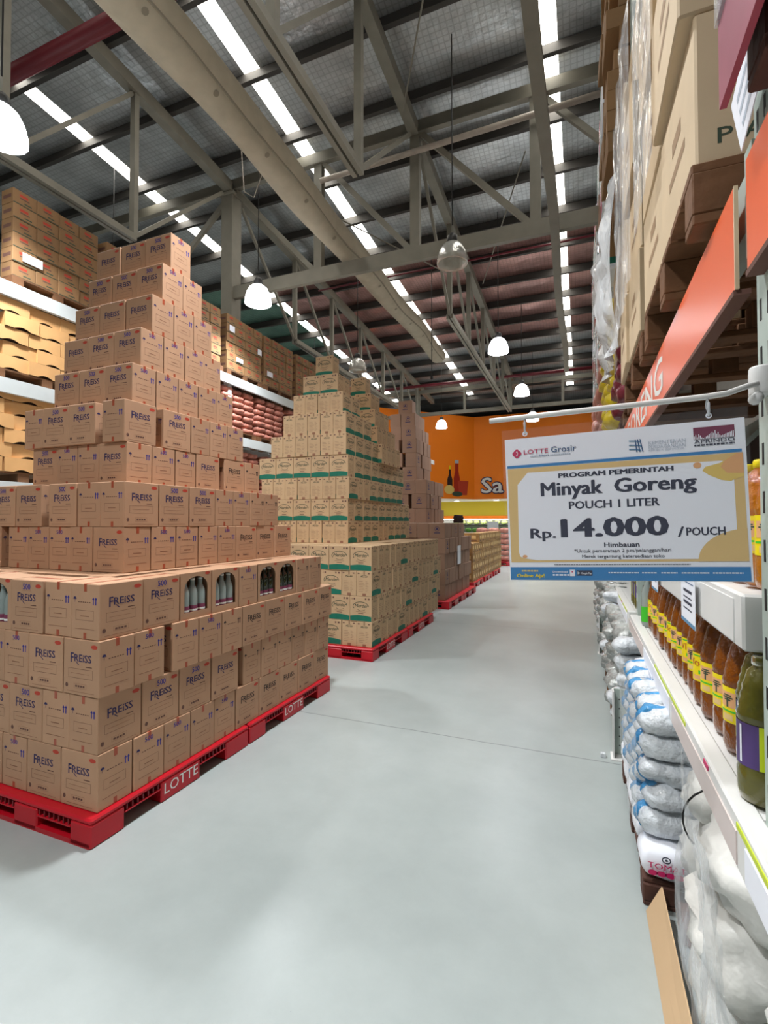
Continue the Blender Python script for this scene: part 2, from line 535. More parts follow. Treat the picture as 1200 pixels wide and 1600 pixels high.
GLYPH = {}
def glyphs(body, bold, shear):
    key = (body, bold, shear)
    if key not in GLYPH:
        def conv(t):
            cu = bpy.data.curves.new('lettering', 'FONT')
            cu.body = t; cu.size = 1; cu.resolution_u = 2; cu.offset = bold; cu.shear = shear
            cu.fill_mode = 'FRONT'
            ob = bpy.data.objects.new('lettering', cu)
            COL.objects.link(ob)
            bpy.context.view_layer.update()
            me = bpy.data.meshes.new_from_object(ob.evaluated_get(bpy.context.evaluated_depsgraph_get()))
            vs = [(v.co.x, v.co.y) for v in me.vertices]
            fs = [tuple(p.vertices) for p in me.polygons]
            bpy.data.objects.remove(ob); bpy.data.meshes.remove(me); bpy.data.curves.remove(cu)
            return vs, fs
        vs, fs = conv(body)
        hv, _ = conv('H')
        GLYPH[key] = (vs, fs, min(v[0] for v in vs), max(v[0] for v in vs), max(v[1] for v in hv))
    return GLYPH[key]


def put(name, me, parent=None, loc=(0, 0, 0), rotz=0.0):
    o = bpy.data.objects.new(name, me)
    COL.objects.link(o)
    o.parent = parent
    o.location = loc
    o.rotation_euler = (0, 0, rotz)
    return o


def tag(o, label, cat, group=None):
    o['label'] = label; o['category'] = cat
    if group:
        o['group'] = group
    return o


def thing(name, label, cat, loc=(0, 0, 0), rotz=0.0, group=None):
    return tag(put(name, None, None, loc, rotz), label, cat, group)


def structure(o):
    o['kind'] = 'structure'
    return o


def dup(root, loc, rotz, label, group=None):
    r = root.copy(); COL.objects.link(r)
    r.location = loc; r.rotation_euler = (0, 0, rotz); r['label'] = label
    if group:
        r['group'] = group
    for ch in list(root.children):
        c = ch.copy(); COL.objects.link(c); c.parent = r
        for g in list(ch.children):
            d = g.copy(); COL.objects.link(d); d.parent = c
    return r


ORD = ['ground', 'second', 'third', 'fourth', 'fifth', 'sixth', 'seventh', 'eighth', 'ninth', 'tenth', 'eleventh',
       'twelfth', 'thirteenth', 'fourteenth', 'fifteenth', 'sixteenth']
NTH = ['first'] + ORD[1:] + ['seventeenth', 'eighteenth', 'nineteenth', 'twentieth', 'twenty-first', 'twenty-second', 'twenty-third',
                            'twenty-fourth', 'twenty-fifth', 'twenty-sixth', 'twenty-seventh', 'twenty-eighth']

# ------------------------------------------------------------------ building shell
Y_BACK = 24.0
RZ0, RSLOPE = 8.9, 0.067          # roof plane z = RZ0 - RSLOPE * y
def roof_z(y):
    return RZ0 - RSLOPE * y

structure(MB().box(-14, 4, -6, 30, -0.1, 0, 'floor').build('floor'))
STRIPS = (-8.4, -4.73, -0.40)     # centre lines of the translucent sheets
SW = 0.14
rb = MB()
def roofpiece(x0, x1, y0, y1, m):
    rb.poly([(x0, y0, roof_z(y0)), (x0, y1, roof_z(y1)), (x1, y1, roof_z(y1)), (x1, y0, roof_z(y0))], m)
xs = [-14]
for c in STRIPS:
    xs += [c - SW, c + SW]
xs.append(4)
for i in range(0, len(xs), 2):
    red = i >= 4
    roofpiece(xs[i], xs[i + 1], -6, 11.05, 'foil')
    roofpiece(xs[i], xs[i + 1], 11.05, 17, 'foil_red_reflection' if red else 'foil_green_reflection' if i == 0 else 'foil_red_reflection')  # tinted zone imitates coloured reflections on the foil
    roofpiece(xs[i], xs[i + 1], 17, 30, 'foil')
for c in STRIPS:
    roofpiece(c - SW, c + SW, 22.6, 30, 'foil')
structure(rb.build('ceiling'))
for i, c in enumerate(STRIPS):
    w = MB()
    y0, y1 = -6, 22.6
    w.poly([(c - SW, y0, roof_z(y0)), (c - SW, y1, roof_z(y1)), (c + SW, y1, roof_z(y1)), (c + SW, y0, roof_z(y0))], 'skylight')
    structure(w.build('window_%d' % (i + 1)))
structure(MB().box(-14.2, -14, -6, 30, 0, 9.4, 'wall_grey').build('wall_left'))
structure(MB().box(4, 4.2, -6, 30, 0, 9.4, 'wall_grey').build('wall_right'))
structure(MB().box(-14, 4, -6.2, -6, 0, 9.4, 'wall_grey').build('wall_front'))
wb = MB()
wb.box(-14, 4, 26.4, 26.6, 0, 2.56, 'yellow_wall')
structure(wb.build('wall_back'))
fb = MB()
fold = (-4.86, 24.0)
lf = (-9.3, 19.45)
ztop, zbot = 6.62, 2.56
fb.poly([(fold[0], fold[1], zbot), (4, 24, zbot), (4, 24, ztop), (fold[0], fold[1], ztop)], 'orange_wall')
fb.poly([(lf[0], lf[1], zbot), (fold[0], fold[1], zbot), (fold[0], fold[1], ztop), (lf[0], lf[1], ztop)], 'orange_wall')
fb.poly([(lf[0], lf[1], ztop), (fold[0], fold[1], ztop), (4, 24, ztop), (4, 26.4, ztop), (lf[0], 26.4, ztop)], 'wall_grey')
fb.poly([(lf[0], lf[1], zbot), (fold[0], fold[1], zbot), (4, 24, zbot), (4, 26.4, zbot), (lf[0], 26.4, zbot)], 'white_steel')
structure(fb.build('wall_fascia'))
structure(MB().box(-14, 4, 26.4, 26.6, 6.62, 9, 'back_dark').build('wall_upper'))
structure(MB().box(-9.3, 4, 26.36, 26.399, 1.62, 1.78, 'orange_wall').build('trim_1'))

# ------------------------------------------------------------------ roof steelwork
for k in range(-4, 18):
    y = 6.2 + 1.18 * k
    if y > 23.6:
        break
    p = MB()
    z = roof_z(y)
    p.box(-13.9, 3.9, y - 0.004, y + 0.004, z - 0.22, z - 0.012, 'purlin')
    p.box(-13.9, 3.9, y - 0.075, y, z - 0.226, z - 0.218, 'purlin')
    p.box(-13.9, 3.9, y, y + 0.075, z - 0.02, z - 0.012, 'purlin')
    o = p.build('roof_purlin')
    tag(o, 'long grey steel roof purlin, %s in the row' % NTH[k + 4].replace('first', 'nearest'), 'roof beam', 'purlins under the foil roof')

TY, TZB, TZT = 7.8, 5.92, 8.1
POSTX = [-6.4, -4.42, -2.56, -0.61, 1.3]
t = thing('roof_truss', 'wide grey lattice truss crossing the whole aisle under the roof', 'truss', (0, TY, TZB))
tc_ = MB().box(-13.5, 3.8, -0.03, 0.0, TZT - TZB - 0.13, TZT - TZB + 0.13, 'steel').box(-13.5, 3.8, -0.1, -0.03, TZT - TZB - 0.13, TZT - TZB - 0.11, 'steel')
tc_.build('top_chord', t)
MB().box(-6.3, 3.8, -0.09, 0.0, -0.12, 0.12, 'steel').build('bottom_chord', t)
for x in POSTX[1:]:
    MB().box(x - 0.08, x + 0.08, -0.07, 0.05, 0.1, TZT - TZB - 0.1, 'steel').build('post', t)
for a, b in zip(POSTX, POSTX[1:]):
    MB().bar((a + 0.1, -0.02, TZT - TZB - 0.12), (b - 0.08, -0.02, 0.1), 0.07, 0.09, 'steel').build('diagonal', t)
MB().bar((-6.45, -0.02, TZT - TZB - 0.2), (-7.9, -0.02, 0.75), 0.07, 0.1, 'steel').build('knee_brace', t)

col = thing('steel_column', 'grey steel box column rising behind the left rack to the truss', 'column', (-6.42, TY, 0))
MB().box(-0.13, 0.13, -0.14, 0.14, 0, 7.9, 'steel').build('shaft', col)
MB().box(-0.2, 0.2, -0.2, 0.2, 0, 0.03, 'steel').build('base_plate', col)
MB().box(-0.18, 0.18, -0.18, 0.18, 7.86, 7.9, 'steel').build('cap_plate', col)


def long_truss(x, y0, y1, label, web, top0, top1):
    t = thing('joist_truss', label, 'truss', (x, y0, 5.8))
    T = lambda y: roof_z(y) - 0.36 - 5.8
    MB().bar((0, top0 - y0, T(top0)), (0, top1 - y0, T(top1)), 0.16, 0.2, 'steel').build('top_chord', t)
    for s in (-0.045, 0.045):
        MB().bar((s, 0, 0), (s, y1 - y0, 0), 0.06, 0.1, 'steel').build('bottom_chord', t)
    n = max(2, int(round((y1 - y0) / 1.9)))
    st = (y1 - y0) / n
    for i in range(n + 1):
        y = st * i
        MB().box(-0.05, 0.05, y - 0.04, y + 0.04, 0.03, T(y + y0) - 0.05, 'steel').build('web_post', t)
        if i < n:
            MB().bar((0, y, T(y + y0) - 0.05) if web else (0, y, 0.03), (0, y + st, 0.03) if web else (0, y + st, T(y + y0 + st) - 0.05),
                     0.05, 0.06, 'steel').build('web_diagonal', t)
    return t

for x, side in ((-2.56, 'over the aisle edge'), (-6.4, 'over the left rack')):
    a = long_truss(x, -5.6, 5.5, 'near grey joist truss running lengthwise %s' % side, False, -5.6, 7.7)
    MB().bar((0, 5.5 + 5.6, 0.03), (0, 7.5 + 5.6, 2.0), 0.05, 0.06, 'steel').build('web_diagonal', a)
    b = long_truss(x, 10.1, 19.6, 'far grey joist truss running lengthwise %s' % side, True, 7.85, 22.0)
    MB().bar((0, 8.08 - 10.1, 2.05), (0, 0, 0.03), 0.05, 0.06, 'steel').build('web_diagonal', b)
t2 = thing('roof_truss', 'distant pale lattice truss close to the orange wall', 'truss', (0, 19.9, 6.0), 0)
MB().box(-13, 3.8, -0.05, 0.05, -0.07, 0.07, 'steel').build('bottom_chord', t2)
MB().box(-13, 3.8, -0.05, 0.05, 0.9, 1.05, 'steel').build('top_chord', t2)
for x in (-6.4, -4.42, -2.56, -0.61, 1.3):
    MB().box(x - 0.05, x + 0.05, -0.04, 0.04, 0.05, 0.95, 'steel').build('post', t2)

tray = MB()
tp = [(-0.34 + 0.02 * math.sin(y * 1.1), y, 5.72 + 0.025 * math.sin(y * 0.9 + 1)) for y in [1.5 + 0.7 * i for i in range(20)]]
for a, b in zip(tp, tp[1:]):
    tray.bar(a, b, 0.13, 0.1, 'steel')
tag(tray.build('cable_trunking'), 'long pale cable trunking hung under the trusses, right of the aisle', 'trunking')
tag(MB().tube([(0.55, 7.62, 7.62), (-4.3, 7.62, 7.55)], 0.045, 'pipe_white').build('sprinkler_pipe'),
    'thin pale pipe clamped along the front of the lattice truss', 'pipe')
tag(MB().tube([(-13.5, 4.2, 7.55), (-4.35, 4.2, 7.55)], 0.1, 'dark_red_pipe', 12).build('fire_main_pipe'),
    'thick dark red pipe under the roof, upper left', 'pipe')
tag(MB().tube([(-13.5, 18.2, 6.75), (3.8, 18.2, 6.75)], 0.055, 'dark_red_pipe', 8).build('sprinkler_pipe'),
    'thin dark red pipe far back under the roof', 'pipe')
tag(MB().tube([(-6.2, 10.9, 7.35), (3.8, 10.9, 7.35)], 0.022, 'dark_red_pipe', 6).build('sprinkler_pipe'),
    'very thin dark red pipe crossing just beyond the lattice truss', 'pipe')
for i, (a, b) in enumerate([((-2.5, 7.0, 7.75), (-0.7, 3.8, 8.2)), ((-2.2, 12, 7.3), (-0.8, 8.2, 7.5)), ((-4.4, 7.9, 7.2), (-2.6, 10.6, 6.9))]):
    tag(MB().tube([a, b], 0.012, 'steel', 6).build('brace_rod'),
        ['thin steel brace rod under the near roof, right of centre', 'thin steel brace rod beyond the lattice truss, above aisle',
         'thin steel brace rod left of centre beyond the truss'][i], 'rod')

for i, (pts, lab) in enumerate([([(-3.22, 11, 4.8), (-3.22, 11, 8.1)], 'thin wire hanging from the roof over the green-banded pile'),
                                ([(-4.7, 6.5, 7.55), (-4.72, 6.5, 7.1), (-4.9, 6.5, 6.7), (-5.1, 6.5, 6.85), (-5.16, 6.5, 7.6), (-5.16, 6.5, 8.46)], 'looped thin wire hanging from the roof at upper left')]):
    w = tag(MB().tube(pts, 0.009, 'wire' if i == 0 else 'pipe_white', 6).build('hanging_wire'), lab, 'wire')
    if i == 0:
        MB().lathe([(0, -0.05), (0.035, -0.03), (0.035, 0.03), (0, 0.05)], 'wire', 8, pts[0]).build('plug', w)

# fabric air duct
dx = -3.85
d = MB()
path = []; rx = []; rz = []
for i in range(34):
    y = -2 + 15.8 * i / 33
    path.append((dx - 0.02 * math.sin(y), y, 6.33 + 0.03 * math.sin(y * 1.7)))
    sag = 0.9 + 0.1 * math.sin(y * 2.3)
    wd = 1.3 - 0.3 * min(1, max(0, (y - 2) / 9))
    rx.append(0.235 * sag * wd); rz.append(0.215 * (2 - sag) * 0.95 * (0.5 + 0.5 * wd))
for k, s in enumerate((0.93, 0.75, 0.4, 0.05)):
    path.append((dx, 13.8 + 0.09 * (k + 1), 6.31 - 0.02 * k)); rx.append(0.23 * s); rz.append(0.21 * s)
d.tube(path, rx, 'duct', 20, rz)
dt = d.build('fabric_duct')
tag(dt, 'long beige fabric air duct hanging lengthwise under the roof', 'air duct')
seam = MB()
for i in range(0, 33):
    (x0, y0, z0), (x1, y1, z1) = path[i], path[i + 1]
    seam.bar((x0 + rx[i] * 0.8, y0, z0 - rz[i] * 0.62), (x1 + rx[i + 1] * 0.8, y1, z1 - rz[i + 1] * 0.62), 0.012, 0.03, 'duct_dark')
seam.build('seam', dt)
for i in range(3, 33, 2):
    x, y, z = path[i]
    v = MB()
    a = -1.0
    v.lathe([(0.0, 0.0), (0.035, 0.0)], 'duct_dark', 10)
    o = v.build('vent_hole', dt, (x + rx[i] * 1.01 * math.cos(a), y, z + rz[i] * 1.01 * math.sin(a)))
    o.rotation_euler = (0, PI / 2 - a + PI, 0)


# ------------------------------------------------------------------ high-bay lamps
PROF = [(0.06, 0.30), (0.10, 0.295), (0.15, 0.25), (0.19, 0.17), (0.212, 0.08), (0.22, 0.0)]
def lamp_proto(lit):
    root = thing('high_bay_lamp', '', 'lamp')
    MB().lathe(PROF + [(0.205, 0.0), (0.195, 0.08), (0.17, 0.17)], 'lamp_lit' if lit else 'lamp_off', 20).build('dome_shade', root)
    h = MB().lathe([(0.0, 0.43), (0.045, 0.43), (0.07, 0.40), (0.075, 0.31), (0.06, 0.295), (0.0, 0.295)], 'lamp_metal', 14)
    h.build('housing', root)
    MB().tube([(0, 0, 0.42), (0, 0, 2.5)], 0.008, 'wire', 6).build('cable', root)
    if lit:
        ld = bpy.data.lights.new('bulb', 'AREA')
        ld.shape = 'DISK'; ld.size = 0.36; ld.energy = LAMP_POWER; ld.color = (0.96, 0.98, 1.0); ld.spread = math.radians(125)
        put('bulb', ld, root, (0, 0, 0.02))
    return root
lit0, off0 = lamp_proto(True), lamp_proto(False)
used = set()
def place_lamp(x, y, lit, label):
    src = lit0 if lit else off0
    if lit in used:
        o = dup(src, (x, y, 5.08), 0, label)
    else:
        used.add(lit); o = src; o.location = (x, y, 5.08); o['label'] = label
    o['group'] = 'dome lamps hanging over the aisles'
    for ch in o.children:
        if ch.name.startswith('cable'):
            ch.scale = (1, 1, (roof_z(y) - 0.02 - 5.08) / 2.5)
for x, y, l, lab in [
    (-5.12, 2.9, 1, 'lit dome lamp cut by the left edge of the photo'),
    (-5.0, 6.76, 1, 'lit dome lamp above and right of the nearest carton pyramid'),
    (-5.0, 10.7, 0, 'unlit clear dome lamp just over the second carton pile'),
    (-5.0, 18.4, 1, 'lit dome lamp hanging before the orange wall on the left'),
    (-1.6, 2.5, 1, 'lit dome lamp overhead, just above the top of the photo'),
    (-1.67, 6.75, 0, 'unlit clear dome lamp before the lattice truss over the aisle'),
    (-1.63, 10.66, 1, 'largest lit dome lamp over the middle of the aisle'),
    (-1.56, 14.5, 1, 'smaller lit dome lamp, second lit one down the aisle'),
    (-1.59, 18.3, 1, 'smallest lit dome lamp, just above the hanging price sign'),
    (-1.6, -1.0, 1, 'lit dome lamp behind the photographer over the aisle'),
    (-8.4, 6.76, 1, 'lit dome lamp behind the left rack'),
    (-8.4, 14.5, 1, 'lit dome lamp far behind the left rack')]:
    place_lamp(x, y, l, lab)

# ------------------------------------------------------------------ red plastic pallets
PW = 1.07
def pallet_mesh(text_side=True):
    root = thing('plastic_pallet', '', 'pallet')
    H = 0.126
    MB().cbox(0, PW, 0, PW, 0.1, H, 'red_plastic', 0.008).build('deck', root)
    seg_y = [(0, 0.17), (0.38, 0.65), (0.86, PW)]
    seg_x = [(0, 0.13), (0.30, 0.36), (0.56, 0.72), (0.94, PW)]
    for iy, (a, b) in enumerate(seg_y):
        for ix, (c, d) in enumerate(seg_x):
            f = MB().cbox(c, d, a, b, 0, 0.101, 'red_plastic', 0.006).build('foot', root)
            if iy == 1 and ix == 3 and text_side:
                tx = MB()
                tx.text('LOTTE', (PW, 0, 0), (0, 1, 0), (0, 0, 1), a + 0.02, b - 0.02, 0.035, 0.052, 'white_print', 0.0)
                tx.build('lettering', f)
    MB().box(0.01, PW - 0.01, 0.0, 0.05, 0, 0.022, 'red_plastic').build('runner', root)
    for (a, b) in ((0.17, 0.38), (0.65, 0.86)):
        g = MB()
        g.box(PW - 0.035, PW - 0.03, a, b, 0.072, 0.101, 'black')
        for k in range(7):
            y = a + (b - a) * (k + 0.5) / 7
            g.box(PW - 0.03, PW - 0.004, y - 0.004, y + 0.004, 0.072, 0.101, 'shaded_red_plastic')
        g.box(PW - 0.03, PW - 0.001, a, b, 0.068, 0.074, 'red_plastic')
        g.build('aisle_grille', root)
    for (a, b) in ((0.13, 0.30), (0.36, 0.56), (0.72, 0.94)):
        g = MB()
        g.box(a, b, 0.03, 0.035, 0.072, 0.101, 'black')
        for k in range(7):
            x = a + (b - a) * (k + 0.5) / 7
            g.box(x - 0.004, x + 0.004, 0.004, 0.03, 0.072, 0.101, 'shaded_red_plastic')
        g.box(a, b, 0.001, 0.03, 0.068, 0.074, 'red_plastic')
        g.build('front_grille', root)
    return root

pal0 = pallet_mesh()
pfirst = [True]
def place_pallet(x1, y0, label, group='red plastic pallets under the carton piles'):
    if pfirst[0]:
        pfirst[0] = False
        pal0.location = (x1 - PW, y0, 0); pal0['label'] = label; pal0['group'] = group
    else:
        dup(pal0, (x1 - PW, y0, 0), 0, label, group)

AX = -1.955
place_pallet(AX, 1.5, 'red plastic pallet nearest the camera under the brown cartons')
place_pallet(AX, 2.585, 'red plastic pallet under the far half of the nearest pyramid')
place_pallet(AX - 1.085, 1.5, 'red plastic pallet left of the nearest one, mostly out of frame')
place_pallet(AX, 4.55, 'red plastic pallet under the front of the green-banded cartons')
place_pallet(AX, 5.66, 'red plastic pallet under the far half of the green-banded cartons')
place_pallet(AX - 1.085, 4.55, 'red plastic pallet hidden behind the pyramid under green-banded cartons')
place_pallet(AX - 0.03, 7.75, 'red plastic pallet under the front of the grey-brown pile')
place_pallet(AX - 0.03, 8.84, 'red plastic pallet under the far half of the grey-brown pile')
for i in range(3):
    place_pallet(AX - 0.17, 10.4 + 1.3 * i, 'red plastic pallet under the low golden cartons, %s one down the aisle' % NTH[i])


# ------------------------------------------------------------------ cartons
def tape_part(w, d, h, m='tape'):
    t = MB()
    e = 0.0006
    vs = []
    for x, z in ((-w / 2 - e, h - 0.035), (-w / 2 - e, h + e), (w / 2 + e, h + e), (w / 2 + e, h - 0.035)):
        vs += [(x, -0.009, z), (x, 0.009, z)]
    t.add(vs, [(0, 1, 3, 2), (2, 3, 5, 4), (4, 5, 7, 6)], m)
    return t.mesh('packing_tape')

SIDES = [((0, -1), (1, 0)), ((0, 1), (-1, 0)), ((1, 0), (0, 1)), ((-1, 0), (0, -1))]
def side_frame(n, w, d):
    """origin and axes of the four upright faces of a w (x) by d (y) carton"""
    (nx, ny), (ax, ay) = n
    return (nx * w / 2, ny * d / 2, 0), (ax, ay, 0), (0, 0, 1)

FL, FS, FH = 0.232, 0.18, 0.249
def syrup_carton(big500, ink, name='carton'):
    b = MB().cbox(-FL / 2, FL / 2, -FS / 2, FS / 2, 0, FH, 'kraft', 0.003)
    for n in SIDES[:2]:
        o, x, y = side_frame(n, FL, FS)
        if big500:
            b.frame(o, x, y, -0.035, 0.03, 0.198, 0.236, 0.001, 'faint')
            b.text('500', o, x, y, -0.028, 0.026, 0.204, 0.027, 'blue_ink' if ink == 'navy' else 'black_ink', 0.02)
        b.flat(o, x, y, oval(0.083, 0.222, 0.021, 0.0095), 'red_print')
        b.text('F', o, x, y, -0.068, -0.047, 0.144, 0.044, ink, 0.016)
        b.text('REíSS', o, x, y, -0.044, 0.066, 0.150, 0.033, ink, 0.016)
        b.flat(o, x, y, [(-0.036, 0.15), (-0.03, 0.15), (-0.012, 0.135), (-0.018, 0.135)], ink)
        b.flat(o, x, y, rect(0.03, 0.07, 0.128, 0.132), 'dark_faint')
        b.frame(o, x, y, -0.082, 0.075, 0.076, 0.118, 0.0012, 'dark_faint')
        b.flat(o, x, y, rect(-0.066, 0.05, 0.096, 0.0975), 'faint')
        b.flat(o, x, y, oval(-0.092, 0.04, 0.009, 0.010), 'dark_faint')
        b.frame(o, x, y, -0.045, 0.035, 0.03, 0.052, 0.001, 'faint')
        for q in range(4):
            b.flat(o, x, y, rect(-0.036 + q * 0.016, -0.024 + q * 0.016, 0.036, 0.045), 'dark_faint')
        b.flat(o, x, y, rect(-0.09, 0.085, 0.014, 0.016), 'faint')
    for n in SIDES[2:]:
        o, x, y = side_frame(n, FL, FS)
        b.frame(o, x, y, -0.06, 0.055, 0.085, 0.13, 0.0012, 'dark_faint')
        b.flat(o, x, y, rect(-0.03, 0.025, 0.102, 0.106), 'faint')
        b.flat(o, x, y, [(-0.078, 0.178), (-0.056, 0.178), (-0.06, 0.187), (-0.067, 0.19), (-0.074, 0.187)], ink)
        b.flat(o, x, y, rect(-0.068, -0.066, 0.164, 0.178), ink)
        for k in range(6):
            b.flat(o, x, y, rect(-0.045 + k * 0.014, -0.036 + k * 0.014, 0.164, 0.168), 'dark_faint')
        for q in (0.052, 0.068):
            b.flat(o, x, y, rect(q - 0.003, q + 0.003, 0.156, 0.182), 'blue_ink' if ink == 'navy' else ink)
            b.flat(o, x, y, [(q - 0.008, 0.18), (q + 0.008, 0.18), (q, 0.192)], 'blue_ink' if ink == 'navy' else ink)
        b.flat(o, x, y, rect(-0.065, 0.06, 0.045, 0.0475), 'faint')
        b.flat(o, x, y, rect(-0.009, 0.009, 0.001, 0.03), 'tape')
        if big500 and ink == 'navy':
            b.text('500', o, x, y, -0.028, 0.022, 0.208, 0.022, 'blue_ink', 0.01)
    return b.mesh(name)


def window_carton():
    """syrup carton whose long face is cut open to an arch"""
    b = MB()
    w, d, h = FL, FS, FH
    b.box(-w / 2, w / 2, -d / 2 + 0.004, d / 2, 0, 0.004, 'kraft').box(-w / 2, w / 2, -d / 2, d / 2, h - 0.004, h, 'kraft')
    b.box(-w / 2, w / 2, d / 2 - 0.004, d / 2, 0.004, h - 0.004, 'kraft')
    b.box(-w / 2, -w / 2 + 0.004, -d / 2, d / 2 - 0.004, 0.004, h - 0.004, 'kraft')
    b.box(w / 2 - 0.004, w / 2, -d / 2, d / 2 - 0.004, 0.004, h - 0.004, 'kraft')
    arch = []
    hw, z0, zs, zt = 0.088, 0.035, 0.165, 0.228
    arch = [(-hw, z0), (-hw, zs)] + [(hw * math.cos(PI - PI * k / 10), zs + (zt - zs) * math.sin(PI * k / 10)) for k in range(1, 10)] + [(hw, zs), (hw, z0)]
    outer = [(-w / 2, 0), (-w / 2, h * 0.8)] + [(-w / 2 + w * k / 10, h) for k in range(1, 10)] + [(w / 2, h * 0.8), (w / 2, 0)]
    outer[2] = (-w / 2, h); outer[-3] = (w / 2, h)
    for y in (-d / 2, -d / 2 + 0.004):
        n = len(arch)
        vs = [(x, y, z) for x, z in arch] + [(x, y, z) for x, z in outer]
        fs = [(i, i + 1, n + i + 1, n + i) for i in range(n - 1)] + [(n - 1, 0, n, 2 * n - 1)]
        b.add(vs, fs, 'kraft')
    vs = [(x, y, z) for y in (-d / 2, -d / 2 + 0.004) for x, z in arch]
    n = len(arch)
    b.add(vs, [(i, (i + 1) % n, n + (i + 1) % n, n + i) for i in range(n)], 'kraft_edge')
    o, x, y = side_frame(SIDES[0], w, d)
    b.flat(o, x, y, oval(0.085, 0.238, 0.02, 0.008), 'red_print')
    return b.mesh('carton')


SY_A, SY_B, SY_C = syrup_carton(True, 'navy'), syrup_carton(False, 'navy'), syrup_carton(False, 'black_ink')
SY_W = window_carton()
SY_T = tape_part(FL, FS, FH)
BOTTLE_PROF = [(0.0, 0.002), (0.026, 0.002), (0.028, 0.01), (0.028, 0.13), (0.024, 0.15), (0.013, 0.175), (0.012, 0.205)]
def syrup_bottle(glass):
    root = MB().lathe(BOTTLE_PROF, glass, 12).build('syrup_bottle')
    MB().lathe([(0.0286, 0.02), (0.0288, 0.022), (0.0288, 0.062), (0.0286, 0.064)], 'wine', 12).lathe(
        [(0.029, 0.034), (0.029, 0.044)], 'white_print', 12).build('label_band', root)
    MB().lathe([(0.0135, 0.2), (0.0135, 0.212), (0.0, 0.213)], 'white_print', 10).build('cap', root)
    return root
BOT = [syrup_bottle('glass_clear'), syrup_bottle('glass_dark')]
bot_used = [False, False]


def run_pile(name, layers, dims, pick, label_of, zbase, height, group, wob=0.006, tapemesh=None):
    """cartons of one pile, layer by layer: the corner one, the front row leftwards, the aisle row backwards"""
    L, S = dims
    g = 0.006
    for li, ly in enumerate(layers):
        x1, y0 = ly['at']
        lev = ly.get('lev', li)
        z = zbase + height * lev
        spots = []
        c = ly['corner']
        w, d = (L, S) if c in 'LW' else (S, L)
        if c != '_':
            spots.append((c, x1 - w / 2, y0 + d / 2, 0 if c in 'LW' else PI / 2, 'corner', 0, c))
        x = x1 - w - g
        for i, o in enumerate(ly['front']):
            ww, dd = (L, S) if o in 'LW' else (S, L)
            if o == '_':
                x -= 0.06; continue
            spots.append((o, x - ww / 2, y0 + dd / 2, 0 if o in 'LW' else PI / 2, 'front', i, o))
            x -= ww + g
        y = y0 + d + g
        for i, o in enumerate(ly['right']):
            if o == '_':
                y += 0.05; continue
            dxx, lyy = (S, L) if o in 'LW' else (L, S)
            spots.append((o, x1 - dxx / 2, y + lyy / 2, PI / 2 if o in 'LW' else 0, 'aisle', i, o))
            y += lyy + g
        for (o, cx, cy, rot, side, i, kind) in spots:
            me = pick(o, side, lev, i)
            j = RND.uniform(-wob, wob)
            ob = put(name, me, None, (cx + (RND.uniform(-wob, 0.001) if side != 'front' else 0), cy + (j if side == 'front' else 0), z),
                     rot + math.radians(RND.uniform(-0.7, 0.7)))
            tag(ob, label_of(kind, side, lev, i, ly.get('tower', '')), 'carton', group)
            if tapemesh and me not in (SY_W,):
                put('packing_tape', tapemesh, ob)
            if o == 'W':
                ob.rotation_euler[2] = rot
                for kb in range(3):
                    lx = (-0.06, 0.0, 0.06)[kb]
                    dark = side == 'aisle' and cy > 2.6
                    px, py = (cx + FS / 2 - 0.036, cy + lx) if side == 'aisle' else (cx + lx, cy - FS / 2 + 0.036)
                    lab = '%s syrup bottle, %s from left, inside the %s carton window %s' % (
                        'dark green' if dark else 'clear', NTH[kb], {0: 'only', 2: 'first', 3: 'second', 5: 'third', 6: 'fourth'}.get(i if side == 'aisle' else 0, NTH[i]),
                        'on the aisle side' if side == 'aisle' else 'at the left edge')
                    bi = 1 if dark else 0
                    if not bot_used[bi]:
                        bot_used[bi] = True
                        bb = BOT[bi]; bb.location = (px, py, z + 0.005)
                    else:
                        bb = dup(BOT[bi], (px, py, z + 0.005), 0, '')
                    tag(bb, lab, 'bottle', 'syrup bottles in the carton windows')

def sy_pick(o, side, lev, i):
    if o == 'W':
        return SY_W
    if side == 'aisle' and i >= 4 and lev < 7:
        return SY_C
    if lev >= 7 and side != 'aisle':
        return SY_A if (i + lev) % 3 != 1 else SY_B
    return SY_A if (i * 7 + lev * 3 + (side == 'aisle')) % 3 else SY_B

SHOW = {'L': 'showing its lettered long face', 'S': 'showing its taped short end', 'W': 'with an arched window'}
def lab_factory(desc, pile, show):
    def f(kind, side, lev, i, tower):
        s = show.get(kind, '')
        layer = '%s layer' % ORD[lev]
        tw = ' ' + tower if tower else ''
        if side == 'corner':
            return '%s %s, at the aisle corner, %s%s, %s' % (desc, s, layer, tw, pile)
        if side == 'front':
            return '%s %s, %s left of corner, %s%s, %s' % (desc, s, NTH[i], layer, tw, pile)
        return '%s %s, %s behind corner, %s%s, %s' % (desc, s, NTH[i], layer, tw, pile)
    return f

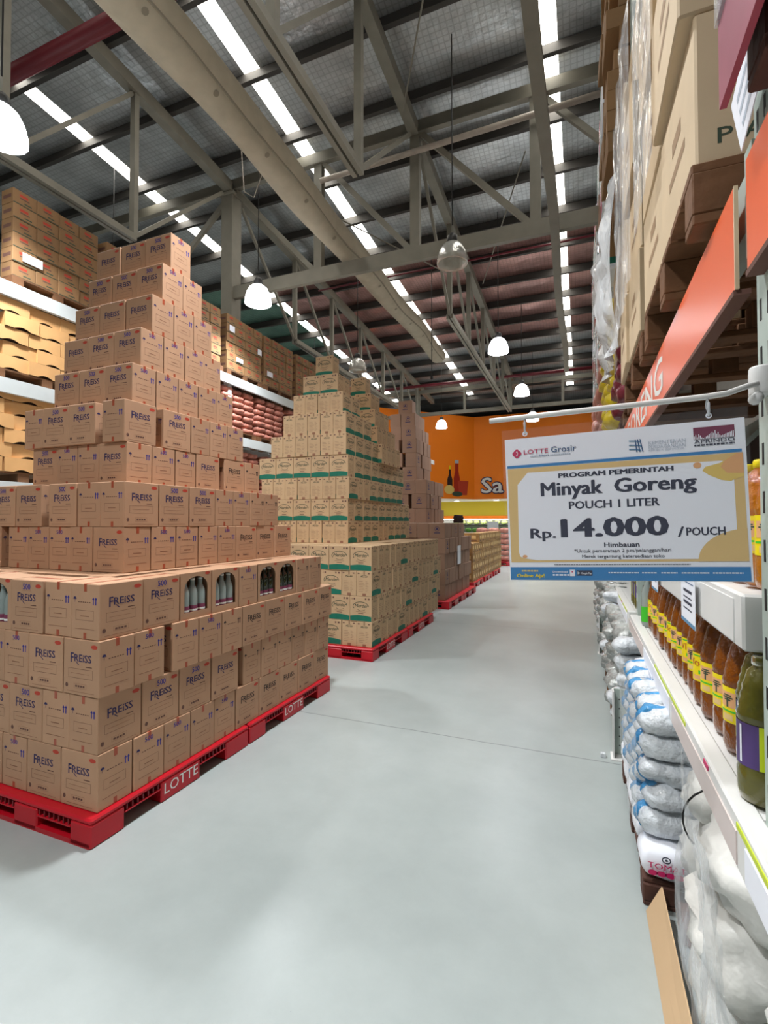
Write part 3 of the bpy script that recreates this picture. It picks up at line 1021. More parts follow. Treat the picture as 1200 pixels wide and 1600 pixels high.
XC = -1.975
P1 = [
    dict(at=(XC, 1.545), corner='L', front='LSSLSL', right='SSSSLLLLL'),
    dict(at=(XC, 1.545), corner='S', front='SLLSL', right='LLL_SSSSSS'),
    dict(at=(XC + 0.01, 1.54), corner='L', front='LSSLL', right='S_SSSLLLLL'),
    dict(at=(XC, 1.545), corner='S', front='SLWSLL', right='LWWSWWSS'),
    dict(at=(-2.29, 1.93), corner='L', front='SSSS_LSS', right='SSSSLLL'),
    dict(at=(-2.29, 1.93), corner='S', front='SL_LLSL', right='LLSSSS'),
    dict(at=(-2.46, 2.09), corner='L', front='SSL', right='SSL_LS'),
    dict(at=(-2.46, 2.07), corner='S', front='_LLS', right='_LSSS'),
    dict(at=(-2.52, 2.17), corner='L', front='LL', right='SSSS'),
    dict(at=(-2.545, 2.25), corner='L', front='LL', right='SSS'),
    dict(at=(-2.55, 2.34), corner='L', front='LL', right='SS'),
    dict(at=(-2.56, 2.43), corner='L', front='LL', right='S'),
    dict(at=(-2.57, 2.51), corner='L', front='LL', right=''),
]
SHOW1 = {'L': 'lettered', 'S': 'taped end out', 'W': 'with arched window'}
run_pile('syrup_carton', P1, (FL, FS), sy_pick, lab_factory('brown carton', 'nearest pyramid', SHOW1), 0.127, 0.2502,
         'brown syrup cartons in the nearest pyramid', tapemesh=SY_T)
def infill(label, mat, dims, blocks):
    """the cartons inside a pile, behind its outer ones"""
    m = MB()
    for (x0, x1, y0, y1, z0, layers, h) in blocks:
        nx = max(1, int((x1 - x0) / dims[0])); ny = max(1, int((y1 - y0) / dims[1]))
        for l in range(layers):
            for i in range(nx):
                for j in range(ny):
                    ax, ay = x0 + (x1 - x0) * i / nx, y0 + (y1 - y0) * j / ny
                    m.box(ax + 0.003, ax + (x1 - x0) / nx - 0.003, ay + 0.003, ay + (y1 - y0) / ny - 0.003, z0 + h * l, z0 + h * (l + 1) - 0.002, mat)
    o = m.build('carton_infill')
    o['kind'] = 'stuff'
    tag(o, label, 'cartons')
infill('inner brown cartons showing only on the ledge of the nearest pyramid', 'kraft', (FL, FS),
       [(-3.95, -2.225, 1.79, 3.6, 0.127, 4, 0.2502), (-3.8, -2.54, 2.18, 3.3, 0.127 + 0.2502 * 4, 2, 0.2502)])

# green-banded cartons
ML, MS, MH = 0.243, 0.168, 0.257
def margarine_carton(flip):
    b = MB().cbox(-ML / 2, ML / 2, -MS / 2, MS / 2, 0, MH, 'tan_board', 0.003)
    for n in SIDES[:2]:
        o, x, y = side_frame(n, ML, MS)
        n_ = 12
        pts = [(-ML / 2 + 0.002, 0.006), (ML / 2 - 0.004, 0.006)]
        for k in range(n_ + 1):
            xx = ML / 2 - 0.004 - (ML - 0.006) * k / n_
            pts.append((xx, 0.052 + 0.012 * math.sin(PI * k / n_) + 0.004 * (k / n_)))
        b.flat(o, x, y, pts, 'green_band')
        b.ring(o, x, y, 0.0, 0.155, 0.09, 0.048, 0.006, 'dk_green', a0=-0.1, a1=PI + 0.5)
        b.text('Merder', o, x, y, -0.07, 0.082, 0.143, 0.036, 'dk_green', 0.014, 0.25)
        b.ring(o, x, y, 0.005, 0.137, 0.05, 0.028, 0.004, 'dk_green', a0=PI + 0.4, a1=2 * PI - 0.5)
        b.flat(o, x, y, rect(-0.055, 0.055, 0.098, 0.103), 'faint_tan')
        b.flat(o, x, y, rect(-0.03, 0.03, 0.08, 0.086), 'dark_faint')
        for q, ww in ((-0.098, 0.01), (-0.072, 0.018), (0.055, 0.016), (0.09, 0.022)):
            b.flat(o, x, y, rect(q - ww / 2, q + ww / 2, 0.222, 0.24), 'faint_tan' if ww < 0.015 else 'dark_faint')
    for n in SIDES[2:]:
        o, x, y = side_frame(n, ML, MS)
        b.ring(o, x, y, 0, 0.2, 0.042, 0.016, 0.003, 'dk_green', a0=0, a1=PI)
        b.text('Merder', o, x, y, -0.038, 0.042, 0.194, 0.016, 'dk_green', 0.014, 0.25)
        for k in range(7):
            b.flat(o, x, y, rect(-0.06, -0.06 + 0.045 + 0.01 * (k % 3), 0.15 - k * 0.017, 0.154 - k * 0.017), 'faint_tan')
            b.flat(o, x, y, rect(0.015, 0.035 + 0.012 * (k % 2), 0.15 - k * 0.017, 0.154 - k * 0.017), 'faint_tan')
        b.flat(o, x, y, rect(-0.02, 0.02, 0.004, 0.03), 'faint')
        for q in (-0.066, 0.05):
            b.flat(o, x, y, rect(q - 0.008, q + 0.012, 0.228, 0.24), 'dark_faint')
    return b.mesh('carton')
MG = margarine_carton(False)
MG_T = tape_part(ML, MS, MH, 'faint_tan')
X2 = -1.985
P2 = [
    dict(at=(X2, 4.6), corner='S', front='SLSSLLLL', right='SSSLSSSSLSSS'),
    dict(at=(X2, 4.6), corner='L', front='LLLSSLLL', right='SSSSSLSSSSSLS'),
    dict(at=(X2, 4.6), corner='S', front='SLLLSSLLL', right='SSSSSSLSSSSLS'),
    dict(at=(X2, 4.6), corner='L', front='LLLLLLL', right='SSSSLSSSSSSSS'),
    dict(at=(-2.5, 5.1), corner='S', front='SSSSSS', right='SLLSSLLLS'),
    dict(at=(-2.5, 5.1), corner='L', front='LLLL', right='LLLLLLLL'),
    dict(at=(-2.49, 5.1), corner='S', front='SSSSSS', right='SSLLLLL'),
    dict(at=(-2.5, 5.1), corner='L', front='LLLL', right='LLLLLLL'),
    dict(at=(-2.52, 5.09), corner='S', front='SSSSS', right='LLL'),
    dict(at=(-2.54, 5.12), corner='S', front='SSSS', right='LL'),
    dict(at=(-2.62, 5.2), corner='S', front='SSS', right='L'),
    dict(at=(-2.74, 5.3), corner='L', front='L', right='S'),
    dict(at=(-2.85, 5.38), corner='L', front='', right=''),
]
TW = 'rear tower'
P2b = [
    dict(at=(-2.46, 6.05), corner='L', front='L', right='SSS', lev=8, tower=TW),
    dict(at=(-2.56, 6.12), corner='L', front='L', right='SSS', lev=9, tower=TW),
    dict(at=(-2.63, 6.2), corner='L', front='L', right='SS', lev=10, tower=TW),
    dict(at=(-2.74, 6.3), corner='L', front='', right='S', lev=11, tower=TW),
    dict(at=(-2.85, 6.38), corner='L', front='', right='', lev=12, tower=TW),
]
SHOW2 = {'L': 'with green band', 'S': 'narrow side out'}
lf2 = lab_factory('tan carton', 'second pile', SHOW2)
run_pile('margarine_carton', P2, (ML, MS), lambda *a: MG, lf2, 0.127, 0.259, 'tan green-banded cartons in the second pile', 0.005, MG_T)
run_pile('margarine_carton', P2b, (ML, MS), lambda *a: MG, lf2, 0.127, 0.259, 'tan green-banded cartons in the second pile', 0.005, MG_T)

infill('inner tan cartons showing only on the ledge of the second pile', 'tan_board', (ML, MS),
       [(-4.0, -2.24, 4.86, 6.8, 0.127, 4, 0.259), (-3.8, -2.76, 5.36, 6.75, 0.127 + 0.259 * 4, 4, 0.259)])

# grey-brown cartons of the third pile
GL, GS, GH = 0.272, 0.205, 0.252
def sauce_carton():
    b = MB().cbox(-GL / 2, GL / 2, -GS / 2, GS / 2, 0, GH, 'grey_board', 0.004)
    for n in SIDES[:2]:
        o, x, y = side_frame(n, GL, GS)
        k = 1.0 if n in SIDES[:2] else 0.75
        b.ring(o, x, y, 0, 0.155, 0.042 * k, 0.042 * k, 0.006, 'navy')
        b.flat(o, x, y, [(-0.028 * k, 0.14), (0.028 * k, 0.14), (0.0, 0.185)], 'navy')
        b.flat(o, x, y, rect(-0.05 * k, 0.05 * k, 0.082, 0.096), 'navy')
    return b.mesh('carton')
GM = sauce_carton()
X3 = -2.07
P3 = [dict(at=(X3 + 0.01 * (i % 2), 7.82), corner='L' if i % 2 == 0 else 'S', front='LLL' if i % 2 else 'SLL',
           right=('SSSSSSSS' if i % 2 == 0 else 'SSS_SSSSS')) for i in range(5)]
P3[4]['right'] = 'SSL_LS'
P3 += [dict(at=(-2.5, 8.2), corner='L' if i % 2 else 'S', front='_L_L' if i % 2 else 'L_S', right='S_SSS' if i % 2 == 0 else '_LS_S') for i in range(3)]
P3 += [dict(at=(-2.74, 8.38), corner='S' if i % 2 else 'L', front='_S' if i % 2 else '_L', right='_SSS' if i % 2 else 'S_SS') for i in range(3)]
P3 += [dict(at=(-2.80, 8.5), corner='L', front='S', right='SSS'), dict(at=(-2.83, 8.55), corner='L', front='S', right='SS'),
       dict(at=(-2.9, 8.62), corner='L', front='', right='')]
run_pile('sauce_carton', P3, (GL, GS), lambda *a: GM, lab_factory('grey-brown carton', 'third pile', {'L': 'long side out', 'S': 'short side out'}), 0.127, 0.2545,
         'grey-brown cartons in the third pile', 0.008)
infill('inner grey-brown cartons showing only on the ledge of the third pile', 'grey_board', (GL, GS),
       [(-3.1, -2.36, 8.11, 9.6, 0.127, 5, 0.2545), (-3.3, -2.79, 8.5, 9.3, 0.127 + 0.2545 * 5, 3, 0.2545)])
tag(MB().box(0, 0.004, -0.12, 0.12, 0, 0.33, 'paper').build('price_sheet', None, (X3 + 0.012, 8.75, 0.66)),
    'white paper sheet taped to the aisle side of the third pile', 'paper sheet')
for k in range(6):
    j = MB().lathe([(0.0, 0), (0.04, 0), (0.042, 0.01), (0.042, 0.1), (0.03, 0.13), (0.03, 0.15), (0.0, 0.15)], 'sauce_dark', 10)
    # jars standing on the open end of the fifth layer
    jo = j.build('sauce_jar', None, (X3 - 0.07, 8.83 + 0.095 * k, 0.127 + 0.2545 * 5))
    tag(jo, 'dark sauce jar on the ledge of the third pile, %s from the camera' % NTH[k].replace('first', 'nearest'),
        'jar', 'dark jars on the third pile')

# golden low cartons of the fourth pile
YL, YS, YH = 0.27, 0.19, 0.205
ym = MB().cbox(-YL / 2, YL / 2, -YS / 2, YS / 2, 0, YH, 'yellow_board', 0.004)
for n in SIDES:
    o, x, y = side_frame(n, YL, YS)
    ym.flat(o, x, y, rect(-0.05, 0.05, 0.08, 0.15), 'gold')
    ym.flat(o, x, y, rect(-0.07, 0.07, 0.03, 0.045), 'dark_faint')
YM = ym.mesh('carton')
P4 = [dict(at=(-2.15, 10.45), corner='L' if i % 2 else 'S', front='LLL', right=('SLSSLSSSLSSLSSSLS' if i % 2 else 'LSSLSLSSLSLSSLSL')) for i in range(4)]
P4 += [dict(at=(-2.15, 11.2), corner='L', front='LLL', right='SLSSLSSLSLSSL')]
run_pile('snack_carton', P4, (YL, YS), lambda *a: YM, lab_factory('golden carton', 'low fourth pile', {'L': 'long side out', 'S': 'short side out'}), 0.127, 0.208,
         'golden cartons in the low fourth pile', 0.01)

infill('inner golden cartons showing only on top of the low fourth pile', 'yellow_board', (YL, YS),
       [(-3.0, -2.43, 10.74, 13.6, 0.127, 4, 0.208)])

# red-wrapped packs beyond the fourth pile
for r in range(6):
    for c in range(3):
        p = MB().pillow(0, 0, 0.09, 0.36, 0.34, 0.19, 'red_pack', seed=r * 3 + c, n=6, e=0.3)
        po = p.build('wrapped_pack', None, (-2.35 - 0.38 * c, 16.6, 0.13 + 0.185 * r))
        tag(po, 'red-brown wrapped pack beyond the golden cartons, %s row up, %s from aisle' % (ORD[r], NTH[c]), 'pack', 'red packs far down the aisle')
place_pallet(-2.15, 16.3, 'red plastic pallet under the far red-brown packs')

# ------------------------------------------------------------------ left rack
LX = -5.8
def wood_pallet(x0, x1, y0, y1, z0, h, label, group, mat='wood', near=True):
    """timber pallet: boards on top and bottom, blocks between; long side along y"""
    t = thing('wooden_pallet', label, 'pallet', (x0, y0, z0), 0, group)
    w, l = x1 - x0, y1 - y0
    bt = h * 0.17
    if near:
        n = 6
        for k in range(n):
            a = l * k / n
            MB().cbox(0, w, a + 0.008, a + l / n - 0.012, h - bt, h, mat, 0.004).build('deck_board', t)
        for yy in (0.0, l / 2 - 0.05, l - 0.1):
            MB().cbox(0, w, yy, yy + 0.1, 0, bt, mat, 0.004).build('bottom_board', t)
            for xx in (0.0, w / 2 - 0.06, w - 0.12):
                MB().cbox(xx, xx + 0.12, yy, yy + 0.1, bt, h - bt, mat, 0.004).build('block', t)
    else:
        MB().box(0, w, 0, l, h - bt, h, mat).build('deck_board', t)
        for yy in (0.0, l / 2 - 0.06, l - 0.12):
            MB().box(0, w, yy, yy + 0.12, 0, h - bt, mat).build('block', t)
    return t

ZB = {'upper': 4.03, 'middle': 2.97, 'lower': 1.85}
for nm, z in ZB.items():
    bmo = thing('rack_beam', '', 'rack beam', (LX, -1, z))
    MB().box(0, 0.05, 0, 21, -0.16, 0, 'rack_beam').build('front_rail', bmo)
    MB().box(-0.9, -0.85, 0, 21, -0.16, 0, 'rack_beam').build('rear_rail', bmo)
    tag(bmo, 'long pale steel beam of the left rack, %s level' % nm, 'rack beam', 'beams of the left rack')
for i, y in enumerate((1.95, 4.5, 7.05, 9.6, 12.15, 14.7)):
    u = thing('rack_upright', 'pale steel upright of the left rack, %s one down the aisle' % NTH[i], 'rack upright', (LX - 0.06, y, 0), 0, 'uprights of the left rack')
    zt = 4.0
    for xx in (0.0, -0.84):
        MB().box(xx - 0.05, xx + 0.05, -0.045, 0.045, 0, zt, 'rack_beam').build('post', u)
        MB().box(xx - 0.08, xx + 0.08, -0.07, 0.07, 0, 0.012, 'rack_beam').build('foot_plate', u)
    for k in range(4):
        MB().bar((0, 0, 0.3 + k), (-0.84, 0, 0.9 + k * 0.95), 0.03, 0.03, 'rack_beam').build('cross_brace', u)

def noodle_carton():
    b = MB().cbox(-0.2, 0, 0, 0.255, 0, 0.162, 'brown_board', 0.003)
    o, x, y = (0, 0, 0), (0, 1, 0), (0, 0, 1)
    b.flat(o, x, y, rect(0.07, 0.16, 0.095, 0.125), 'red_print')
    b.flat(o, x, y, rect(0.075, 0.175, 0.072, 0.086), 'dark_faint')
    b.flat(o, x, y, rect(0.12, 0.2, 0.03, 0.044), 'dk_green')
    b.flat(o, x, y, rect(0.004, 0.25, 0.002, 0.012), 'dk_green')
    o, x, y = (-0.2, 0, 0), (1, 0, 0), (0, 0, 1)
    b.flat(o, x, y, rect(0.03, 0.17, 0.06, 0.1), 'dark_faint')
    return b.mesh('noodle_carton')
NC = noodle_carton()
LOADS = [(3.42, 4.45), (4.56, 5.6), (5.75, 6.85), (6.94, 7.97), (8.05, 9.12), (9.22, 10.28), (10.4, 11.45), (11.55, 12.6)]
for li, (a, b) in enumerate(LOADS):
    wood_pallet(LX - 0.8, LX + 0.01, a, b, ZB['upper'] + 0.001, 0.11, 'wooden pallet on the upper left rack beam, %s along from the camera' % NTH[li],
                'pallets on the left rack', near=False)
    for r in range(6):
        for c in range(4):
            o = put('noodle_carton', NC, None, (LX + RND.uniform(-0.012, 0.01), a + 0.258 * c + RND.uniform(0, 0.006), ZB['upper'] + 0.112 + 0.164 * r), 0)
            tag(o, 'brown printed carton on upper left rack, %s stack, %s row up, %s across' % (NTH[li], ORD[r], NTH[c]), 'carton', 'printed cartons on the upper left rack')
            if li > 0 and r == 5 and c == 3 and li % 2:
                pass
for (ld, yy, zz, w, h, m, lab) in [(0, 0.10, 1, 0.22, 0.1, 'paper', 'white paper slip on the nearest stack of the upper left rack'),
                               (3, 0.06, 4, 0.14, 0.11, 'paper', 'pale slip high on the fourth stack of the left rack'),
                               (3, 0.25, 1, 0.19, 0.08, 'paper', 'white slip low on the fourth stack of the left rack'),
                               (3, 0.88, 3, 0.12, 0.11, 'paper', 'pale slip at the far edge of the fourth stack'),
                               (4, 0.08, 1, 0.19, 0.1, 'paper', 'white slip low on the fifth stack of the left rack')]:
    tag(MB().box(0, 0.003, 0, w, 0, h, m).build('paper_slip', None, (LX + 0.014, LOADS[ld][0] + yy, ZB['upper'] + 0.112 + 0.164 * zz + 0.03)), lab, 'paper slip', 'slips on the left rack')

# tan trays on the middle and lower level, nearest bay
def tray_mesh():
    b = MB()
    w, h, dp = 0.36, 0.155, 0.4
    # front board with a sagging hand hole under it
    n = 20
    top = [(0, y, h) for y in [w * k / n for k in range(n + 1)]]
    bot = [(0.003 * math.sin(PI * k / n), w * k / n, 0.026 * math.sin(PI * (k - 5) / (n - 10)) if 5 < k < n - 5 else 0.0) for k in range(n + 1)]
    b.add(top + bot, [(i, i + 1, n + 2 + i, n + 1 + i) for i in range(n)], 'tray_board')
    b.add([(-dp, 0, 0), (0, 0, 0), (0, 0, h), (-dp, 0, h)], [(0, 1, 2, 3)], 'tray_board')
    b.add([(-dp, w, 0), (0, w, 0), (0, w, h), (-dp, w, h)], [(0, 1, 2, 3)], 'tray_board')
    b.add([(-dp, 0, h), (0, 0, h), (0, w, h), (-dp, w, h)], [(0, 1, 2, 3)], 'tray_board')
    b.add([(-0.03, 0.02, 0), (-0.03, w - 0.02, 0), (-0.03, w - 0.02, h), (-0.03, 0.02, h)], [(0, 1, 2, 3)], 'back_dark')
    return b.mesh('tray_carton')
TR = tray_mesh()
for lev, z, cols, rows in (('middle', ZB['middle'], 3, 6), ('lower', ZB['lower'], 4, 6)):
    y00 = 3.0 if lev == 'lower' else 3.25
    wood_pallet(LX - 0.8, LX, y00, y00 + 1.15, z + 0.001, 0.11, 'wooden pallet under the tan trays, %s left rack level' % lev, 'pallets on the left rack', near=False)
    for r in range(rows):
        for c in range(cols):
            y = y00 + 0.365 * c + (0.09 if r % 2 and r > 0 else 0) + RND.uniform(-0.01, 0.01)
            o = put('tray_carton', TR, None, (LX + RND.uniform(-0.02, 0.02), y, z + 0.112 + 0.157 * r), math.radians(RND.uniform(-1.5, 1.5)))
            tag(o, 'tan open tray carton on the %s left rack level, %s row up, %s across' % (lev, ORD[r], NTH[c]), 'tray', 'tan trays on the left rack')
# red packs further along
RP = MB().pillow(-0.18, 0.15, 0.055, 0.36, 0.3, 0.118, 'red_pack', seed=4, n=6, e=0.35).mesh('noodle_pack')
for lev, z, ys in (('middle', ZB['middle'], (5.75, 6.85, 7.85, 8.95)), ('lower', ZB['lower'], (7.0, 8.15))):
    for li, y0 in enumerate(ys):
        wood_pallet(LX - 0.8, LX, y0, y0 + 0.95, z + 0.001, 0.1, 'wooden pallet under red packs, %s left rack level, %s along' % (lev, NTH[li]), 'pallets on the left rack', near=False)
        for r in range(7):
            for c in range(3):
                o = put('noodle_pack', RP, None, (LX + RND.uniform(-0.03, 0.0), y0 + 0.31 * c + (0.03 if r % 2 else 0), z + 0.1 + 0.112 * r), math.radians(RND.uniform(-4, 4)))
                tag(o, 'reddish noodle pack, %s rack level, %s pallet, %s row up, %s across' % (lev, NTH[li], ORD[r], NTH[c]), 'pack', 'red packs on the left rack')

# ------------------------------------------------------------------ right rack: frame
RX = 0.35
def right_upright(y, label, clamp=False):
    u = thing('rack_upright', label, 'rack upright', (RX, y, 0), 0, 'uprights of the right rack')
    p = MB()
    p.box(0, 0.012, -0.045, 0.045, 0.01, 6.4, 'grey_steel').box(0.012, 0.075, -0.045, -0.033, 0.01, 6.4, 'grey_steel').box(0.012, 0.075, 0.033, 0.045, 0.01, 6.4, 'grey_steel')
    s = p
    for k in range(60):
        z = 0.12 + 0.1 * k
        for yy in (-0.022, 0.022):
            s.box(-0.0008, 0.0, yy - 0.005, yy + 0.005, z, z + 0.045, 'black')
        s.box(0.03, 0.045, -0.0458, -0.045, z + 0.02, z + 0.06, 'black')
    p.build('post', u)
    MB().box(-0.04, 0.12, -0.08, 0.08, 0, 0.01, 'grey_steel').build('foot_plate', u)
    MB().box(0.9, 0.96, -0.045, 0.045, 0, 6.4, 'grey_steel').build('rear_post', u)
    for k in range(6):
        MB().bar((0.07, 0, 0.3 + k), (0.9, 0, 1.2 + k), 0.03, 0.03, 'grey_steel').build('cross_brace', u)
    return u
UY = [1.205, 3.76, 6.26, 8.76, 11.26]
for i, y in enumerate(UY):
    right_upright(y, 'slotted grey-green steel upright of the right rack, %s' % ['the near one holding the sign arm', 'second along, behind the bottle shelf',
                  'third along', 'fourth along', 'fifth along'][i])
for i, (y0, y1) in enumerate([(-1.2, UY[0]), (UY[0], UY[1]), (UY[1], UY[2]), (UY[2], UY[3]), (UY[3], UY[4])]):
    for lev, z in (('lower', 2.184), ('middle', 4.18 if i == 1 else 3.92), ('upper', 5.6)):
        if i == 0 and lev != 'lower':
            continue
        t = thing('rack_beam', 'grey-green steel beam of the right rack, %s level, %s bay' % (lev, NTH[i]), 'rack beam', (RX + 0.0, y0 + 0.045, z), 0, 'beams of the right rack')
        l = y1 - y0 - 0.09
        MB().box(0.0, 0.05, 0.0, l, -0.13, 0, 'grey_steel').build('front_rail', t)
        MB().box(0.9, 0.95, 0.0, l, -0.13, 0, 'grey_steel').build('rear_rail', t)
        c = MB().box(-0.006, 0.0, -0.005, 0.045, -0.2, 0.035, 'grey_steel')
        c.build('end_connector', t)
        MB().box(-0.006, 0.0, l - 0.045, l + 0.005, -0.2, 0.035, 'grey_steel').build('end_connector', t)

# orange header boards
def header(y0, y1, label, text=None):
    t = thing('header_board', label, 'sign', (0.322, y0, 1.918))
    MB().box(0, 0.006, 0, y1 - y0, 0, 0.232, 'orange_panel').build('board', t)
    MB().box(-0.003, 0.03, 0, y1 - y0, -0.012, 0.0, 'dark_faint').build('lower_rail', t)
    MB().box(-0.001, 0.007, -0.006, 0.0, 0, 0.232, 'cream_board').build('edge_strip', t)
    if text:
        m = MB().text(text, (-0.0004, 0, 0), (0, -1, 0), (0, 0, 1), -(4.05 - y0), -(2.32 - y0), 0.045, 0.15, 'white_print', 0.012)
        m.build('lettering', t)
    return t
header(1.292, 6.2, 'glossy orange header board with white lettering along the right rack', 'GORENG')
header(-1.1, 1.205, 'orange header board of the near bay at the right photo edge')
pc = MB().box(0, 0.002, -0.13, 0, 0, 0.16, 'paper')
for k in range(3):
    pc.flat((0, 0, 0), (0, -1, 0), (0, 0, 1), rect(0.03, 0.1, 0.03 + k * 0.04, 0.045 + k * 0.04), 'kem_grey')
o = pc.build('price_card', None, (0.312, 1.195, 2.165)); o.rotation_euler = (math.radians(-24), 0, 0)
tag(o, 'white price card fixed above the near orange header board', 'price card')

# ------------------------------------------------------------------ right rack: loads above the header
PZ = 2.186
wood_pallet(0.28, 1.18, 1.49, 2.55, PZ, 0.17, 'weathered wooden pallet jutting over the orange header board, nearest', 'pallets on the right rack')
wood_pallet(0.28, 1.18, 2.66, 3.68, PZ, 0.15, 'wooden pallet over the header board, second along', 'pallets on the right rack')
wood_pallet(0.29, 1.18, 0.12, 1.07, PZ, 0.13, 'dark wooden pallet under the maroon carton at upper right', 'pallets on the right rack', 'dark_wood')
mc = thing('maroon_carton', 'maroon wrapped carton hanging over its pallet, upper right corner', 'carton', (0.25, 0.1, PZ - 0.002))
MB().box(0, 0.012, 0, 0.985, 0, 0.95, 'maroon').box(0.012, 0.9, 0.0, 0.985, 0.135, 0.95, 'maroon').build('body', mc)
fl = MB().box(-0.006, 0.0, 0.0, 0.985, 0.16, 0.95, 'film'); fl.build('plastic_film', mc)

def big_carton(w, l, h, mat, side_text=None):
    b = MB().cbox(0, w, 0, l, 0, h, mat, 0.006)
    o, x, y = (0, 0, 0), (0, -1, 0), (0, 0, 1)
    b.flat(o, x, y, rect(-l * 0.7, -l * 0.25, h * 0.35, h * 0.42), 'faint_tan', 0.0008)
    b.flat(o, x, y, rect(-l * 0.6, -l * 0.35, h * 0.55, h * 0.66), 'faint_tan', 0.0008)
    if side_text:
        b.text(side_text, (0, 0, 0), (1, 0, 0), (0, 0, 1), 0.05, 0.22, 0.05, 0.042, 'dk_green', 0.01)
    return b.mesh('large_carton')
LC_T = big_carton(0.42, 0.5, 0.42, 'cream_board', 'P A E')
LC = big_carton(0.42, 0.5, 0.42, 'cream_board')
n = 0
for pi, (y0, z0, x0, rows) in enumerate([(1.5, PZ + 0.171, 0.285, 4), (2.66, PZ + 0.151, 0.28, 4)]):
    for r in range(rows):
        for c in range(2):
            for q in range(2):
                if q == 1 and c == 1:
                    continue
                o = put('large_carton', LC_T if (pi == 0 and c == 0 and r == 0 and q == 0) else LC, None,
                        (x0 + RND.uniform(-0.03, 0.012) + 0.43 * q, y0 + 0.015 + 0.512 * c, z0 + 0.423 * r), math.radians(RND.uniform(-1.5, 1.5)))
                tag(o, 'large cream carton, %s pallet over the header, %s row up, %s%s' % (
                    ('first', 'second')[pi], ORD[r], 'near end' if c == 0 else 'far end', ', back' if q else ''), 'carton', 'large cream cartons on the right rack')

def crumple(y0, y1, z0, z1, x, amp, m, seed, name, label, ny=26, nz=40, fall=0.0, slope=0.0):
    """a sheet of plastic pulled over a load, full of folds"""
    vs = []; fs = []
    for i in range(nz + 1):
        for k in range(ny + 1):
            y = y0 + (y1 - y0) * k / ny; z = z0 + (z1 - z0) * i / nz
            d = noise.noise(Vector((y * 5, z * 2.2, seed))) * amp + noise.noise(Vector((y * 16, z * 7, seed + 9))) * amp * 0.45
            edge = min(1, min(k, ny - k) / 3)
            vs.append((x + slope * (y - y0) - abs(d) * edge - fall * math.sin(PI * i / nz), y, z))
    for i in range(nz):
        for k in range(ny):
            a = i * (ny + 1) + k
            fs.append((a, a + 1, a + ny + 2, a + ny + 1))
    o = MB().add(vs, fs, m, True).build(name)
    return tag(o, label, 'plastic film')
crumple(1.95, 2.58, 2.72, 4.0, 0.245, 0.02, 'film', 2, 'stretch_film', 'glossy clear stretch film around the nearest cream cartons')
crumple(2.64, 3.68, 2.6, 4.0, 0.235, 0.04, 'film', 5, 'stretch_film', 'glossy clear stretch film around the second pallet of cream cartons')
crumple(3.72, 4.75, 2.62, 3.85, 0.25, 0.14, 'film_white', 8, 'stretch_film', 'crumpled white plastic sheet bulging from the third load', fall=0.05)

# third bay: maroon and yellow bags, cartons
MBG = [MB().pillow(0.2, 0, 0.08, 0.42, 0.3, 0.17, 'maroon_bag', seed=q, amp=0.03, n=8).mesh('rice_bag') for q in range(2)]
YBG = [MB().pillow(0.2, 0, 0.1, 0.42, 0.34, 0.2, 'yellow_bag', seed=q + 5, amp=0.03, n=8).mesh('rice_bag') for q in range(3)]
wood_pallet(0.32, 1.2, 3.85, 4.85, PZ, 0.1, 'wooden pallet under the maroon bags', 'pallets on the right rack', near=False)
wood_pallet(0.32, 1.2, 5.0, 6.15, PZ, 0.1, 'wooden pallet under the yellow bags', 'pallets on the right rack', near=False)
for r in range(3):
    for c in range(3):
        o = put('rice_bag', MBG[(r + c) % 2], None, (0.27 + RND.uniform(-0.03, 0.02), 4.02 + 0.31 * c, PZ + 0.1 + 0.15 * r), math.radians(RND.uniform(-6, 6)))
        tag(o, 'maroon bag on the right rack, %s row up, %s along' % (ORD[r], NTH[c]), 'bag', 'maroon bags on the right rack')
for r in range(7):
    for c in range(3):
        o = put('rice_bag', YBG[(r + c) % 3], None, (0.24 + RND.uniform(-0.04, 0.03), 5.2 + 0.36 * c, PZ + 0.1 + 0.18 * r), math.radians(RND.uniform(-6, 6)))
        tag(o, 'yellow bag on the right rack, %s row up, %s along' % (ORD[r], NTH[c]), 'bag', 'yellow bags on the right rack')
for r in range(2):
    for c in range(2):
        o = put('large_carton', LC, None, (0.29, 3.86 + 0.51 * c, PZ + 0.56 + 0.423 * r), 0)
        tag(o, 'large cream carton behind the crumpled sheet, %s row up, %s' % (ORD[r], 'near' if c == 0 else 'far'), 'carton', 'large cream cartons on the right rack')

# tall stacks of flat brown cartons on the upper levels
FC = MB().cbox(0, 0.5, 0, 0.4, 0, 0.148, 'brown_board', 0.004).mesh('flat_carton')
for lev, z0, rows in (('middle', 3.925, 10), ('upper', 5.605, 10)):
    for c in range(3):
        for r in range(rows):
            o = put('flat_carton', FC, None, (0.24 + RND.uniform(-0.05, 0.05), 3.83 + 0.42 * c + RND.uniform(-0.01, 0.01), z0 + 0.15 * r), math.radians(RND.uniform(-3, 3)))
            tag(o, 'flat brown carton in the tall stack, %s right level, %s row, %s along' % (lev, ORD[r], NTH[c]), 'carton', 'flat brown cartons high on the right rack')
PPK = []
for q, (m1, m2) in enumerate([('paper', 'green_band'), ('sugar', 'pink_print'), ('grey_board', 'dk_green'), ('sugar', 'green_band')]):
    b = MB().cbox(0, 0.5, 0, 0.44, 0, 0.235, m1, 0.02)
    b.flat((0, 0, 0), (0, -1, 0), (0, 0, 1), rect(-0.4, -0.25, 0.04, 0.19), m2, 0.001)
    b.flat((0, 0, 0), (1, 0, 0), (0, 0, 1), rect(0.02, 0.2, 0.05, 0.16), m2, 0.001)
    PPK.append(b.mesh('wrapped_pack'))
